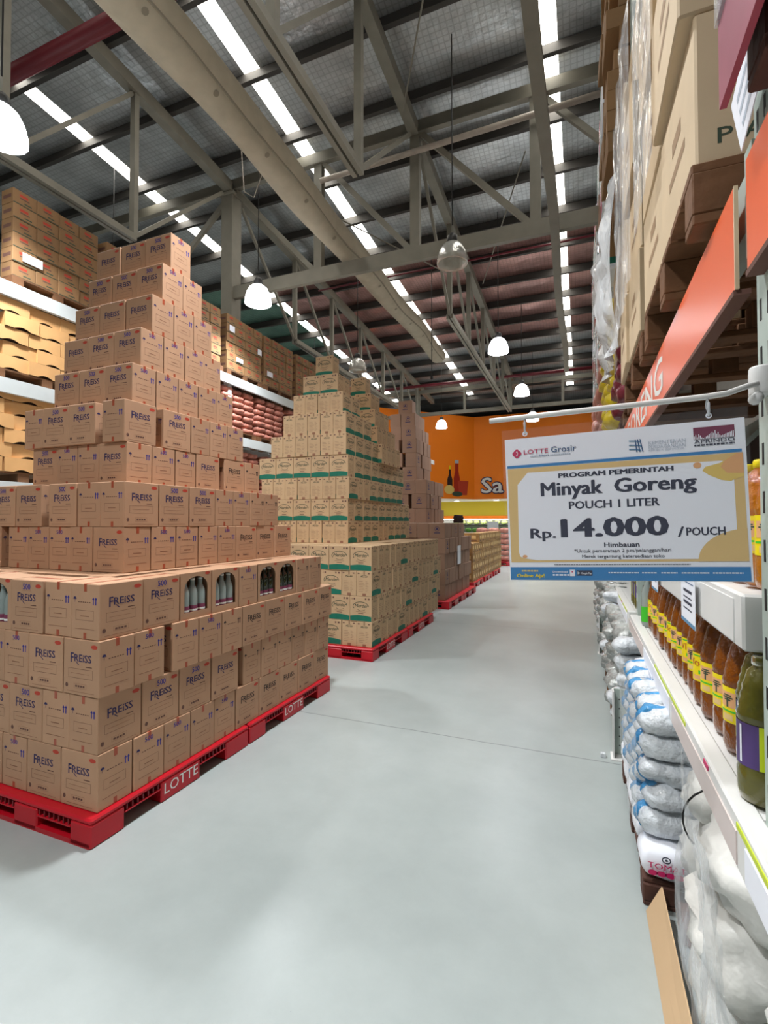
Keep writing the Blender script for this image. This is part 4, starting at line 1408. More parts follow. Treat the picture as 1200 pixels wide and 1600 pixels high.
for lev, z0, rows in (('lower', 3.55, 1), ('middle', 3.925, 6), ('upper', 5.605, 6)):
    for c in range(2):
        for r in range(rows):
            if lev == 'lower':
                continue
            o = put('wrapped_pack', PPK[(r * 3 + c) % 4], None, (0.26 + RND.uniform(-0.05, 0.03), 5.3 + 0.46 * c, z0 + 0.236 * r), math.radians(RND.uniform(-2, 2)))
            tag(o, 'pale shrink-wrapped pack, %s level of right rack, %s row up, %s' % (lev, ORD[r], 'near' if c == 0 else 'far'), 'pack', 'pale packs high on the right rack')
for lev, z0, rows in (('lower', PZ, 6), ('middle', 3.925, 6), ('upper', 5.605, 5)):
    for c in range(5):
        for r in range(rows):
            o = put('wrapped_pack', PPK[(r * 3 + c * 2 + 1) % 4] if (lev != 'lower' or (r + c) % 3 == 0) else RP, None,
                    (0.27 + (0.36 if lev == 'lower' and (r + c) % 3 else 0), (6.4, 7.45, 8.85, 9.9, 11.35)[c], z0 + 0.236 * r), 0)
            o.name = 'wrapped_pack'
            if lev == 'lower' and (r + c) % 3:
                o.scale = (1.2, 2.4, 2.0)
            else:
                o.scale = (1, 1.9, 1)
            tag(o, 'wrapped pack far along the right rack, %s level, %s row, %s column' % (lev, ORD[r], NTH[c]), 'pack', 'far packs on the right rack')

# ------------------------------------------------------------------ bottle shelves
SZ, SXF = 0.78, 0.30
def shelf(y0, y1, label, z, xf, lip, strips=True):
    t = thing('shop_shelf', label, 'shelf', (xf, y0, z), 0, 'white shelves of the right rack')
    l = y1 - y0
    MB().cbox(0, 0.05, 0, l, -lip, 0.004, 'white_steel', 0.006).build('front_lip', t)
    cuts = [0.0] + [q - y0 for u_ in UY for q in (u_ - 0.055, u_ + 0.055) if y0 < u_ < y1] + [l]
    for a, b in zip(cuts[::2], cuts[1::2]):
        MB().box(0.045, 0.75, a, b, -0.03, -0.002, 'white_steel').build('deck', t)
    if strips:
        for k, (a, b, m) in enumerate([(0.12, 0.5, 'lime'), (0.56, 0.62, 'pink_print'), (0.64, 0.95, 'lime'), (1.2, 1.25, 'pink_print'), (1.5, 2.2, 'lime')]):
            if b < l:
                MB().box(-0.002, 0.0, a, b, -0.022, -0.01, m).build('price_strip', t)
        for k in range(4):
            a = 0.1 + k * l / 4
            MB().box(-0.003, 0.0, a, a + l / 4 - 0.06, -lip + 0.012, -0.03, 'rail_pink' if k % 2 else 'paper').build('price_rail', t)
    else:
        MB().box(-0.003, 0.0, 0.06, l - 0.06, -lip + 0.01, -0.014, 'white_steel').build('price_rail', t)
    return t
shelf(0.3, 3.7, 'long white shelf with price lip holding the amber oil bottles', SZ, SXF, 0.112)
shelf(3.82, 8.5, 'white shelf lip of the bay further down the right rack', SZ, SXF, 0.112)
shelf(1.33, 3.7, 'white upper shelf with a broad price panel above the amber bottles', 1.235, 0.335, 0.125, False)
shelf(3.82, 8.5, 'white upper shelf further down the right rack', 1.235, 0.335, 0.125, False)

# ------------------------------------------------------------------ oil bottles
def oil_bottle(mat, cap, kind):
    k = 1.0
    root = thing('oil_bottle', '', 'bottle')
    r = 0.05
    prof = [(0.0, 0.004), (0.03, 0.0), (0.046, 0.008), (r, 0.025), (r, 0.07), (0.048, 0.08), (0.048, 0.18), (r, 0.19)]
    for q in range(4):
        z = 0.195 + q * 0.02
        rr = r - 0.004 * q
        prof += [(rr, z), (rr - 0.004, z + 0.01)]
    prof += [(0.028, 0.288), (0.017, 0.298), (0.016, 0.31)]
    MB().lathe(prof, mat, 18).build('body', root)
    MB().lathe([(0.0, 0.322), (0.016, 0.322), (0.019, 0.318), (0.019, 0.302), (0.016, 0.30)], cap, 14).build('cap', root)
    lb = MB().lathe([(0.0492, 0.084), (0.0492, 0.178)], 'label_purple' if kind == 'purple' else 'label_yellow', 18, a0=PI - 2.0, a1=PI + 2.0)
    def patch(ac, da, z0, z1, m, rr=0.0497):
        lb.lathe([(rr, z0), (rr, z1)], m, 6, a0=ac - da, a1=ac + da)
    def arc_text(body, ac, span, z, cap_, m):
        gv, gf, x0, x1, ch = glyphs(body, 0.0, 0)
        vs = []
        for gx, gy in gv:
            a = ac - span / 2 + span * (gx - x0) / (x1 - x0)
            vs.append((0.0499 * math.cos(a), 0.0499 * math.sin(a), z + cap_ * gy / ch))
        lb.add(vs, gf, m)
    c = PI + 0.55
    if kind == 'palm':
        patch(c, 0.5, 0.125, 0.165, 'gold_orange')
        patch(c, 0.06, 0.125, 0.148, 'dk_green', 0.0499)
        for dz, aa in ((0.0, 0.32), (0.006, 0.24), (-0.006, 0.2)):
            patch(c, aa, 0.148 + dz, 0.152 + dz, 'dk_green', 0.05)
        patch(c, 0.6, 0.112, 0.117, 'green_label')
        patch(c, 0.3, 0.09, 0.106, 'gold')
    elif kind == 'purple':
        patch(c, 0.06, 0.09, 0.172, 'paper')
        patch(c + 0.9, 0.1, 0.084, 0.178, 'lime')
        patch(c - 0.9, 0.1, 0.084, 0.178, 'lime')
    else:
        arc_text(kind, c, 1.1, 0.135, 0.024, 'red_print')
        patch(c, 0.5, 0.168, 0.172, 'green_label')
        patch(c, 0.4, 0.09, 0.104, 'gold_orange')
        patch(c + 0.2, 0.16, 0.11, 0.122, 'green_label')
    lb.build('label', root)
    return root
BK = {'palm': oil_bottle('oil', 'label_yellow', 'palm'), 'for': oil_bottle('oil', 'label_yellow', 'for'), 'VIT': oil_bottle('oil', 'label_yellow', 'VIT'),
      'purple': oil_bottle('oil_olive', 'oil_olive', 'purple'), 'gold': oil_bottle('oil_gold', 'label_yellow', 'palm')}
bk_used = set()
def place_bottle(kind, x, y, z, label, group, rz=0.0):
    if kind in bk_used:
        dup(BK[kind], (x, y, z), rz, label, group)
    else:
        bk_used.add(kind); o = BK[kind]
        o.location = (x, y, z); o.rotation_euler[2] = rz; o['label'] = label; o['group'] = group
BX = 0.405
seq = ['purple', 'purple'] + ['palm', 'palm', 'palm', 'for', 'palm', 'VIT'] + ['palm', 'palm', 'for', 'palm', 'palm', 'VIT', 'palm', 'palm', 'for', 'palm']
y = 1.475
for i, k in enumerate(seq):
    lab = {'purple': 'olive oil bottle with purple label, %s on the shelf front' % ('nearest' if i == 0 else 'second nearest'),
           'palm': 'amber oil bottle with palm tree label, %s in the front row' % NTH[i],
           'for': 'amber oil bottle with red lettered yellow label, %s in the front row' % NTH[i],
           'VIT': 'amber oil bottle with red capital letters on label, %s in the front row' % NTH[i]}[k]
    if i == 0:
        place_bottle(k, 0.372, 1.335, SZ + 0.001, lab, 'oil bottles on the right shelf', -0.2)
        continue
    place_bottle(k, BX + RND.uniform(-0.006, 0.006), y, SZ + 0.001, lab, 'oil bottles on the right shelf', RND.uniform(-0.15, 0.15))
    y += 0.124 if i < 6 else 0.112
for i in range(16):
    place_bottle('palm', BX + 0.108, 1.42 + 0.116 * i, SZ + 0.001, 'amber oil bottle in the second row back, %s along' % NTH[i], 'oil bottles on the right shelf', 0.3)
gb = thing('oil_bottle', 'clear bottle with bright green label beyond the amber bottles', 'bottle', (0.37, 3.32, SZ + 0.001))
MB().lathe([(0, 0.003), (0.035, 0.0), (0.04, 0.02), (0.04, 0.2), (0.015, 0.27), (0.014, 0.3)], 'glass_clear', 14).build('body', gb)
MB().lathe([(0.0406, 0.03), (0.0406, 0.12)], 'green_label', 14).build('label', gb)
MB().lathe([(0.017, 0.29), (0.017, 0.32), (0, 0.322)], 'white_print', 12).build('cap', gb)
for i in range(3):
    place_bottle('purple', 0.40, 3.95 + 0.13 * i, SZ + 0.001, 'olive bottle beyond the second upright, %s along' % NTH[i], 'oil bottles on the right shelf', 0.5)
for i in range(7):
    place_bottle('gold', 0.43, 1.40 + 0.12 * i, 1.24, 'golden oil bottle with yellow cap on the upper shelf, %s along' % NTH[i], 'golden bottles on the upper shelf', 0.1)
for i in range(6):
    place_bottle('gold', 0.54, 1.46 + 0.12 * i, 1.24, 'golden oil bottle in the back row of the upper shelf, %s along' % NTH[i], 'golden bottles on the upper shelf', 0.2)
# dark backing behind the shelves
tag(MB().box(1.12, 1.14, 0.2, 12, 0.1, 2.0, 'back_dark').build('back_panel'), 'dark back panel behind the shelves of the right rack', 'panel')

def small_card(x, y, z, h, w, label, band):
    c = MB().box(0, 0.0015, -w, 0, 0, h, 'paper')
    c.flat((0, 0, 0), (0, -1, 0), (0, 0, 1), rect(0.0, w, 0.0, h * 0.08), 'kem_blue', 0.0008)
    c.flat((0, 0, 0), (0, -1, 0), (0, 0, 1), rect(0.02, w - 0.02, h * 0.86, h * 0.88), 'grosir_blue', 0.0008)
    for q in range(4):
        c.flat((0, 0, 0), (0, -1, 0), (0, 0, 1), rect(w * 0.2, w * 0.8, h * (0.3 + 0.12 * q), h * (0.33 + 0.12 * q + 0.03 * (q % 2))), 'ink', 0.0008)
    tag(c.build('price_card', None, (x, y, z)), label, 'price card', 'small price cards on the right shelves')
small_card(0.318, 1.955, 1.072, 0.155, 0.22, 'small white price card hanging over the amber bottles', True)
small_card(0.318, 2.72, 1.085, 0.14, 0.2, 'small white price card mostly hidden below the big sign', True)
small_card(0.288, 2.62, 0.60, 0.11, 0.12, 'pale price card hanging below the bottle shelf lip', True)

# ------------------------------------------------------------------ hanging price sign
SIGN_C = Vector((0.071, 1.11, 1.437))
sg = thing('price_sign', 'large white and gold cooking oil price sign hanging from an arm', 'sign', SIGN_C)
sg.rotation_euler = (0, math.radians(-2), 0)
O, X, Y = (0, 0, 0), (1, 0, 0), (0, 0, 1)
pw, ph = 0.2225, 0.1555
MB().box(-pw, pw, 0.0, 0.001, -ph, ph, 'paper').build('paper_sheet', sg)
pr = MB()
def fl_(pts, m, lift=0.0004):
    pr.flat(O, X, Y, pts, m, lift)
def tx_(s, xl, xr, base, cap, m, bold=0.0, lift=0.0010, shear=0.0):
    pr.text(s, O, X, Y, xl, xr, base, cap, m, bold, shear, lift)
fl_(rect(-0.219, 0.2155, 0.0905, 0.0965), 'sign_blue')
fl_(rect(-0.2185, 0.217, -0.1165, 0.0893), 'gold')
fl_(rect(-0.221, 0.2190, -0.1545, -0.127), 'sign_blue')
def dash_(xl, xr, y, h, m, w=0.004):
    x = xl; k = 0
    while x < xr - 0.001:
        q = min(xr, x + w * (0.6 + 0.5 * ((k * 7) % 5) / 4))
        fl_(rect(x, q, y, y + h), m, 0.001); x = q + w * 0.22; k += 1
# white field with clipped and rounded corners, then the gold shapes that bite into it
wf = [(-0.1765, 0.079), (-0.1986, 0.0536), (-0.2016, -0.095), (-0.199, -0.104), (-0.190, -0.108), (-0.165, -0.112),
      (0.14, -0.1115), (0.195, -0.1115), (0.2007, -0.1), (0.2007, 0.064), (0.195, 0.0735), (0.18, 0.076)]
fl_(wf[::-1], 'paper', 0.0007)
bl = [(0.2172, -0.1165), (0.2172, -0.055)] + [(0.2172 - 0.082 * math.sin(PI / 2 * k / 10), -0.055 - 0.0615 * (1 - math.cos(PI / 2 * k / 10))) for k in range(1, 11)]
fl_(bl, 'gold', 0.0009)
fl_([(0.2168, 0.0885), (0.205, 0.0885), (0.18, 0.072), (0.155, 0.066), (0.15, 0.059), (0.16, 0.05), (0.18, 0.039), (0.195, 0.036), (0.2168, 0.045)], 'gold_yellow', 0.0009)
fl_([(0.2168, 0.0885), (0.207, 0.0885), (0.186, 0.075), (0.18, 0.064), (0.19, 0.052), (0.2168, 0.05)], 'gold_orange', 0.0011)
fl_(oval(0.142, 0.07, 0.007, 0.006), 'gold_orange', 0.0011)
fl_(oval(-0.189, -0.104, 0.005, 0.0035), 'gold_orange', 0.0011)
# crest row
fl_([(-0.1973 + dx_, 0.1222 + dz_) for dx_, dz_ in [(0.0095, 0.002), (0.0095, -0.002), (0.002, -0.0095), (-0.002, -0.0095), (-0.0095, -0.002), (-0.0095, 0.002), (-0.002, 0.0095), (0.002, 0.0095)]][::-1], 'lotte_red', 0.0008)
pr.ring(O, X, Y, -0.1973, 0.1230, 0.0022, 0.0045, 0.0009, 'paper', 0.0012, 16, -PI * 0.8, PI * 0.9)
fl_(rect(-0.1995, -0.1955, 0.1172, 0.1181), 'paper', 0.0012)
tx_('LOTTE', -0.1825, -0.1318, 0.1198, 0.0095, 'lotte_red', 0.006)
tx_('Grosir', -0.126, -0.0752, 0.1192, 0.0125, 'grosir_blue', 0.006)
dash_(-0.169, -0.1530, 0.1126, 0.0024, 'kem_grey')
tx_('Smart', -0.1515, -0.1300, 0.1122, 0.0044, 'grosir_blue', 0.02)
dash_(-0.128, -0.087, 0.1126, 0.0024, 'kem_grey')
for k in range(3):
    c0 = 0.1305 - 0.0085 * k
    for j in range(6):
        xa, xb = 0.0248 + 0.0036 * j, 0.0248 + 0.0036 * (j + 1)
        f = lambda x_: c0 - 0.9 * (x_ - 0.0248) ** 1.0 * 0.18 - 6.0 * (x_ - 0.036) ** 2
        fl_([(xa, f(xa) - 0.0022), (xb, f(xb) - 0.0022), (xb, f(xb)), (xa, f(xa))], 'kem_blue', 0.0009)
for k in range(3):
    xx = 0.0355 + 0.0042 * k
    fl_([(xx + 0.002 + k * 0.0012, 0.1055), (xx + 0.0042 + k * 0.0012, 0.1055), (xx + 0.0022, 0.131), (xx + 0.0002, 0.131)], 'grosir_blue', 0.0011)
tx_('KEMENTERIAN', 0.0600, 0.1246, 0.1180, 0.0070, 'kem_grey', 0.003)
tx_('PERDAGANGAN', 0.0600, 0.1240, 0.1095, 0.0070, 'kem_grey', 0.003)
tx_('REPUBLIK INDONESIA', 0.0600, 0.1220, 0.1044, 0.0036, 'kem_grey')
fl_(rect(0.1384, 0.2056, 0.1205, 0.1435), 'wine', 0.0008)
for k, hh in enumerate([.3, .45, .2, .5, .35, .15, .1, .12, .2, .3, .42, .5, .62, .5, .75, .4, .55, .3, .2, .25, .3, .35, .4, .42, .5, .55, .6]):
    xx = 0.1392 + 0.00245 * k
    fl_(rect(xx, xx + 0.0014, 0.1205, 0.1205 + 0.02 * hh), 'paper', 0.0012)
tx_('APRINDO', 0.1388, 0.2052, 0.1125, 0.0070, 'ink', 0.004)
dash_(0.1388, 0.2046, 0.1072, 0.0030, 'ink', 0.006)
# main wording
tx_('PROGRAM PEMERINTAH', -0.1136, 0.1018, 0.0628, 0.0102, 'ink', 0.05)
tx_('Minyak', -0.1507, -0.0275, 0.0258, 0.0294, 'ink', 0.038)
tx_('Goreng', -0.0065, 0.1398, 0.0258, 0.0294, 'ink', 0.038)
tx_('POUCH 1 LITER', -0.0949, 0.0750, -0.0048, 0.0165, 'ink', 0.03)
tx_('Rp.', -0.1760, -0.1229, -0.0648, 0.0215, 'ink', 0.03)
tx_('14.000', -0.1134, 0.0887, -0.0640, 0.0396, 'ink', 0.04)
fl_([(-0.1035, -0.0245), (-0.1035, -0.0335), (-0.1135, -0.0385), (-0.1135, -0.0300)][::-1], 'ink', 0.0010)
tx_('/', 0.1026, 0.1140, -0.0680, 0.0200, 'ink', 0.02)
tx_('POUCH', 0.1174, 0.1824, -0.0660, 0.0160, 'ink', 0.03)
tx_('Himbauan', -0.0303, 0.0351, -0.0861, 0.0100, 'ink', 0.03)
tx_('*Untuk pemerataan 2 pcs/pelanggan/hari', -0.0882, 0.0903, -0.0968, 0.0072, 'ink', 0.006)
tx_('Merek tergantung ketersediaan toko', -0.0735, 0.0784, -0.1082, 0.0066, 'ink', 0.006)
dash_(-0.1291, 0.1219, -0.1225, 0.0016, 'ink', 0.0045)
dash_(-0.197, -0.163, -0.1370, 0.0034, 'gold_yellow', 0.006)
tx_('Online Aja!', -0.2081, -0.1500, -0.1490, 0.0075, 'label_yellow', 0.03)
tx_('Download', -0.1332, -0.1030, -0.1388, 0.0038, 'paper', 0.02)
dash_(-0.1332, -0.1000, -0.1455, 0.0034, 'paper', 0.007)
fl_(rect(-0.0990, -0.0890, -0.1462, -0.1328), 'paper', 0.0008)
fl_(oval(-0.0940, -0.1372, 0.0016, 0.0014), 'lotte_red', 0.0012)
fl_(rect(-0.0858, -0.0549, -0.1450, -0.1340), 'ink', 0.0008)
fl_([(-0.0838, -0.1428), (-0.0838, -0.1362), (-0.0785, -0.1395)][::-1], 'kem_grey', 0.0012)
tx_('Google Play', -0.0765, -0.0565, -0.1420, 0.0042, 'paper', 0.01)
for a_, b_ in ((-0.0246, 0.031), (0.037, 0.064), (0.071, 0.099), (0.106, 0.152), (0.158, 0.2068)):
    dash_(a_, b_, -0.1400, 0.0024, 'paper', 0.005)
pr.build('printing', sg)
# the clear sleeve: two thin sheets a little larger than the paper
sl = MB()
sw, st = pw + 0.006, ph + 0.021
for yy in (-0.0022, 0.0032):
    sl.add([(-sw, yy, -ph - 0.004), (sw, yy, -ph - 0.004), (sw, yy, st), (-sw, yy, st)], [(0, 1, 2, 3)], 'sleeve')
sl.build('clear_sleeve', sg)
for hx in (-0.178, 0.165):
    h = MB()
    h.tube([(hx, 0, st - 0.012), (hx, -0.006, st - 0.004), (hx, -0.007, st + 0.012), (hx, 0, st + 0.021), (hx, 0.008, st + 0.014), (hx, 0.008, st + 0.004), (hx, 0.002, st - 0.010)], 0.0022, 'clear_plastic', 8)
    h.build('hook', sg)
    MB().lathe([(0.003, 0), (0.0055, 0)], 'paper', 14).build('eyelet', sg, (hx, -0.003, st - 0.012)).rotation_euler = (PI / 2, 0, 0)
am = thing('sign_arm', 'pale metal arm clamped to the near upright carrying the price sign', 'bracket', (0, 0, 0))
MB().tube([(-0.19, 1.112, 1.630), (0.0, 1.112, 1.637), (0.225, 1.112, 1.645), (0.262, 1.115, 1.649), (0.295, 1.13, 1.662), (0.325, 1.165, 1.675)], 0.0058, 'white_steel', 10, 0.0058).build('rod', am)
cl = MB().lathe([(0, -0.028), (0.02, -0.028), (0.022, -0.024), (0.022, 0.024), (0.02, 0.028), (0, 0.028)], 'white_steel', 16, (0.336, 1.178, 1.682))
cl.build('socket', am)
MB().cbox(0.322, 0.372, 1.188, 1.217, 1.655, 1.71, 'white_steel', 0.005).build('clamp', am)
MB().tube([(0.325, 1.165, 1.648), (0.315, 1.150, 1.640)], 0.011, 'white_steel', 10).build('thumb_screw', am)

# ------------------------------------------------------------------ goods below the bottle shelf
wood_pallet(0.2, 1.05, 2.05, 3.05, 0.0, 0.095, 'dark wooden pallet on the floor under the blue and white pouches', 'floor pallets along the right rack', 'dark_wood')
tm = thing('tomato_bag', 'white bag with magenta tomato print under the blue pouches', 'bag', (0.262, 2.06, 0.1))
b = MB().pillow(0.03, 0.06, 0.055, 0.2, 0.16, 0.115, 'paper', seed=3, amp=0.006, n=8, e=0.25)
b.build('bag_body', tm)
pb = MB()
o_, x_, y_ = (-0.06, -0.024, 0.0), (1, 0, 0), (0, 0, 1)
pb.text('TOMAT', o_, x_, y_, 0.012, 0.135, 0.052, 0.02, 'pink_print', 0.01, 0, 0.003)
for q in range(4):
    pb.flat(o_, x_, y_, oval(0.028 + 0.028 * q, 0.036, 0.016, 0.010), 'pink_print', 0.003)
pb.ring(o_, x_, y_, 0.072, 0.088, 0.015, 0.012, 0.004, 'ink', 0.003)
pb.flat(o_, x_, y_, oval(0.072, 0.088, 0.005, 0.004), 'ink', 0.003)
pb.build('printing', tm)
SUG = []
for q in range(3):
    m = MB().pillow(0, 0, 0.05, 0.24, 0.17, 0.105, 'sugar', seed=20 + q, amp=0.02, n=10)
    SUG.append((m.mesh('sugar_pouch'),
                MB().pillow(-0.035, 0, 0.05, 0.176, 0.06, 0.1085, 'blue_pouch', seed=20 + q, amp=0.015, n=8).mesh('blue_print')))
for r in range(5):
    for c in range(5):
        me, pm = SUG[(r + c) % 3]
        o = put('sugar_pouch', me, None, (0.315 + RND.uniform(-0.012, 0.012) - 0.008 * r * 0, 2.18 + 0.175 * c, 0.215 + 0.093 * r if r else 0.21), math.radians(RND.uniform(-8, 8)))
        tag(o, 'white and blue sugar pouch, %s layer up, %s along from the near end' % (ORD[r], NTH[c]), 'pouch', 'sugar pouches under the bottle shelf')
        put('blue_print', pm, o)
for c in range(4):
    o = put('flour_bag', MB().pillow(0.06, 0, 0.055, 0.28, 0.2, 0.115, 'paper', seed=30 + c, amp=0.008, n=8, e=0.3).mesh('flour_bag'), None, (0.27, 2.35 + 0.21 * c, 0.097), 0)
    tag(o, 'plain white bag under the sugar pouches, %s along behind the tomato bag' % NTH[c], 'bag', 'white bags under the sugar pouches')
crumple(2.12, 3.0, 0.2, 0.70, 0.188, 0.02, 'film', 12, 'stretch_film', 'clear torn film over the blue and white pouches', 20, 16)

# big plastic-wrapped sacks nearest the camera
sp = [(0.45, 0.92, 0.0), (0.46, 1.5, 0.0), (0.44, 0.92, 0.18), (0.445, 1.48, 0.18), (0.48, 1.83, 0.15), (0.47, 0.92, 0.345), (0.475, 1.48, 0.345), (0.50, 1.84, 0.34)]
for i, (x, y, z) in enumerate(sp):
    m = MB().pillow(0, 0, 0.105, 0.40, 0.40 if i not in (4, 7) else 0.3, 0.22, 'sack', seed=40 + i, amp=0.03, n=16, e=0.7)
    o = m.build('wrapped_sack', None, (x, y, z + 0.09), math.radians(RND.uniform(-10, 10)))
    tag(o, 'big white plastic-wrapped sack under the bottle shelf, %s' % ['bottom near', 'bottom far', 'middle near', 'middle centre', 'middle far', 'top near', 'top centre', 'top far'][i],
        'sack', 'white wrapped sacks below the shelf')
    if i == 6:
        MB().tube([(-0.205 * math.cos(t_) ** 0.6, 0.19, 0.105 + 0.112 * math.sin(t_)) for t_ in [-0.9 + 0.2 * k for k in range(12)]], 0.0028, 'black', 6).build('strap', o)
wood_pallet(0.3, 1.1, 0.7, 2.0, 0.0, 0.088, 'dark wooden pallet on the floor under the white wrapped sacks', 'floor pallets along the right rack', 'dark_wood')
fo = crumple(0.75, 1.95, 0.1, 0.64, 0.22, 0.05, 'film', 21, 'stretch_film', 'loose clear plastic hanging over the big white sacks', 30, 24, 0.0, 0.075)
cb = MB()
cb.add([(0.205, 0.9, 0.002), (0.205, 2.02, 0.002), (0.255, 2.02, 0.1), (0.25, 0.9, 0.11), (0.208, 0.9, 0.002), (0.208, 2.02, 0.002), (0.259, 2.02, 0.1), (0.254, 0.9, 0.11)],
       [(0, 1, 2, 3), (7, 6, 5, 4), (0, 4, 5, 1), (3, 2, 6, 7), (1, 5, 6, 2), (0, 3, 7, 4)], 'tan_board')
cbo = cb.build('cardboard_sheet')
tag(cbo, 'plain cardboard sheet leaning on the wrapped sacks at floor level', 'cardboard')

# pouches further down the bottom of the rack
SIL = [MB().pillow(0, 0, 0.06, 0.26, 0.24, 0.125, 'silver_pouch', seed=60 + q, amp=0.03, n=8).mesh('silver_pouch') for q in range(3)]
wood_pallet(0.19, 1.0, 3.42, 4.6, 0.0, 0.11, 'worn wooden pallet under silver pouches beyond the second upright', 'floor pallets along the right rack', near=False)
wood_pallet(0.19, 1.0, 4.75, 8.0, 0.0, 0.11, 'far wooden pallet along the foot of the right rack', 'floor pallets along the right rack', near=False)
for c in range(14):
    for r in range(5 if c < 5 else 6):
        sm = SIL[(r + c) % 3] if c % 5 else SUG[r % 3][0]
        o = put('silver_pouch', sm, None, (0.31 + RND.uniform(-0.05, 0.03), 3.55 + 0.29 * c, 0.112 + 0.112 * r), math.radians(RND.uniform(-15, 15)))
        tag(o, 'shiny grey pouch along the rack foot, %s column past the upright, %s layer' % (NTH[c], ORD[r]), 'pouch', 'silver pouches along the foot of the right rack')
for i, y in enumerate((3.22, 5.72)):
    g = thing('upright_guard', 'pale steel guard bolted to the floor before the %s upright' % ('second' if i == 0 else 'third'), 'guard', (0.165, y, 0), 0, 'upright guards on the floor')
    p = MB().box(0, 0.008, 0, 0.07, 0.01, 0.40, 'white_steel').box(0.008, 0.075, 0.062, 0.07, 0.01, 0.40, 'grey_steel')
    p.build('angle', g)
    MB().box(-0.012, 0.085, -0.02, 0.09, 0, 0.01, 'white_steel').build('foot_plate', g)
    hh = MB()
    for k in range(6):
        hh.box(0.035, 0.043, 0.0612, 0.062, 0.06 + 0.055 * k, 0.068 + 0.055 * k, 'black')
    hh.build('hole_row', g)
gl = MB().cbox(0, 0.03, 0, 0.03, 0, 0.028, 'film_white', 0.004)
tag(gl.build('plastic_scrap', None, (0.095, 3.22, 0.0)), 'small clear plastic scrap on the floor beside the guard', 'scrap')

# ------------------------------------------------------------------ far end: wall lettering, picture, produce counter
wt = MB()
x0 = -4.51
for k in range(0, 10):
    ca, sa = 0.05 * math.cos(PI * k / 5), 0.05 * math.sin(PI * k / 5)
    wt.text('Sa', (0, 24, 0), (1, 0, 0), (0, 0, 1), x0 + ca, x0 + 1.05 + ca, 2.86 + sa, 0.74, 'navy', 0.012, 0, 0.01 + 0.004 * k)
wt.text('Sa', (0, 24, 0), (1, 0, 0), (0, 0, 1), x0, x0 + 1.05, 2.86, 0.74, 'white_print', 0.02, 0, 0.07, 0.004)
tag(wt.build('wall_lettering'), 'white outlined wall letters on the orange wall beside the sign', 'lettering')
ux = Vector((fold[0] - lf[0], fold[1] - lf[1], 0)).normalized()
pic = thing('wall_picture', 'sauce bottles and bowl picture on the angled orange wall', 'picture', (fold[0], fold[1], 0))
def pl(pts, m, lift, name):
    MB().flat((0, 0, 0), ux, (0, 0, 1), pts, m, lift).build(name, pic)
pl([(-1.55, 2.9), (-1.27, 2.9), (-1.27, 3.5), (-1.36, 3.75), (-1.36, 4.05), (-1.46, 4.05), (-1.46, 3.75), (-1.55, 3.5)], 'sauce_dark', 0.01, 'dark_bottle')
pl(rect(-1.46, -1.36, 3.98, 4.16), 'label_yellow', 0.012, 'bottle_cap')
pl([(-1.2, 2.9), (-0.85, 2.9), (-0.85, 3.55), (-0.93, 3.9), (-0.93, 4.3), (-1.12, 4.3), (-1.12, 3.9), (-1.2, 3.55)], 'sauce_red', 0.014, 'red_bottle')
pl(rect(-1.13, -0.92, 4.28, 4.44), 'kem_grey', 0.016, 'bottle_cap')
pl([(-0.9, 2.75), (-0.45, 2.75), (-0.36, 3.45), (-0.98, 3.45)], 'tomato', 0.018, 'bowl')
pl(oval(-1.45, 3.0, 0.28, 0.22), 'gold_yellow', 0.02, 'sauce_dish')
pl(oval(-1.0, 2.8, 0.3, 0.12), 'dk_green', 0.022, 'leaf')
cnt = thing('produce_counter', 'bright chilled produce counter along the back wall', 'counter', (-9, 25.2, 0))
MB().box(0, 12, 0, 1.1, 0, 0.9, 'white_steel').build('base', cnt)
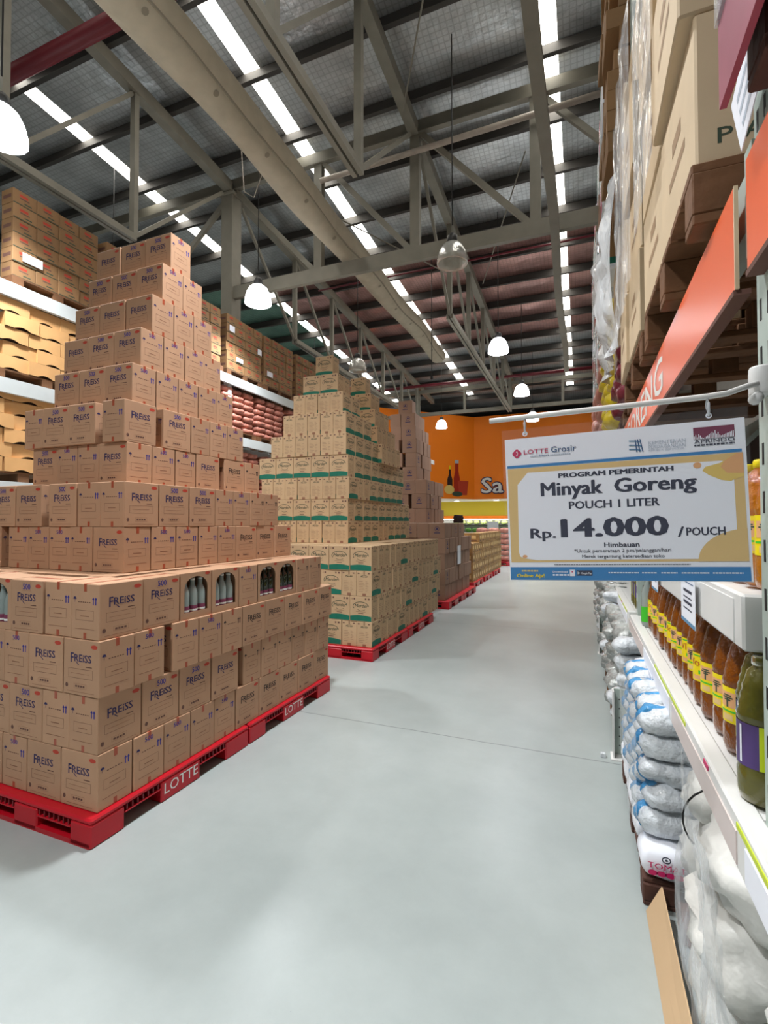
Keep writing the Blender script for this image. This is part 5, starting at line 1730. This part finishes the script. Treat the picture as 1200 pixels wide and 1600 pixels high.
MB().box(0, 12, 0.95, 1.1, 0.9, 1.6, 'white_steel').build('back_board', cnt)
MB().box(0, 12, 0.45, 1.0, 1.25, 1.29, 'black').build('shelf_board', cnt)
MB().box(0, 12, 0.3, 0.4, 1.56, 1.6, 'tube_light').build('light_tube', cnt)
VG = [MB().pillow(0, 0, 0.1, 0.34, 0.34, 0.24, m, seed=80 + q, amp=0.06, n=6, e=0.8).mesh('vegetable_heap') for q, m in enumerate(('produce_green', 'produce_pale', 'produce_green', 'tomato'))]
for r in range(2):
    for c in range(16):
        o = put('vegetable_heap', VG[(c * 3 + r) % (3 if c % 4 else 4)], None, (-6.2 + 0.36 * c, 25.45 + 0.35 * r, 0.93 if r == 0 else 1.32), 0)
        tag(o, '%s vegetable heap on the %s counter tier, %s from the left' % ('green', 'lower' if r == 0 else 'upper', NTH[c]), 'vegetables', 'vegetables on the far counter')
for i, x in enumerate((-6.9, -5.9, -3.9, -2.2)):
    t = thing('ceiling_light', 'small lit lamp under the orange fascia, %s from the left' % NTH[i], 'ceiling light', (x, 24.6, 2.5), 0, 'lamps under the fascia')
    MB().lathe([(0.14, 0.0), (0.16, 0.02), (0.16, 0.058)], 'white_steel', 14).build('rim', t)
    MB().lathe([(0.0, 0.004), (0.14, 0.004)], 'tube_light', 14).build('diffuser', t)
tag(MB().box(0, 0.55, 0, 0.02, 0, 0.57, 'paper').build('counter_sign', None, (-4.45, 25.22, 0.902)), 'blank white sign board standing at the produce counter', 'sign')
tag(MB().cbox(0, 0.22, 0, 0.22, 0, 0.75, 'white_steel', 0.03).build('corner_post', None, (-1.75, 14.7, 0)), 'short white post at the end of the golden cartons', 'post')

# unplaced prototypes never stay in the scene
for k, o in list(BK.items()):
    if k not in bk_used:
        for ch in list(o.children):
            bpy.data.objects.remove(ch)
        bpy.data.objects.remove(o)
for i in (0, 1):
    if not bot_used[i]:
        for ch in list(BOT[i].children):
            bpy.data.objects.remove(ch)
        bpy.data.objects.remove(BOT[i])
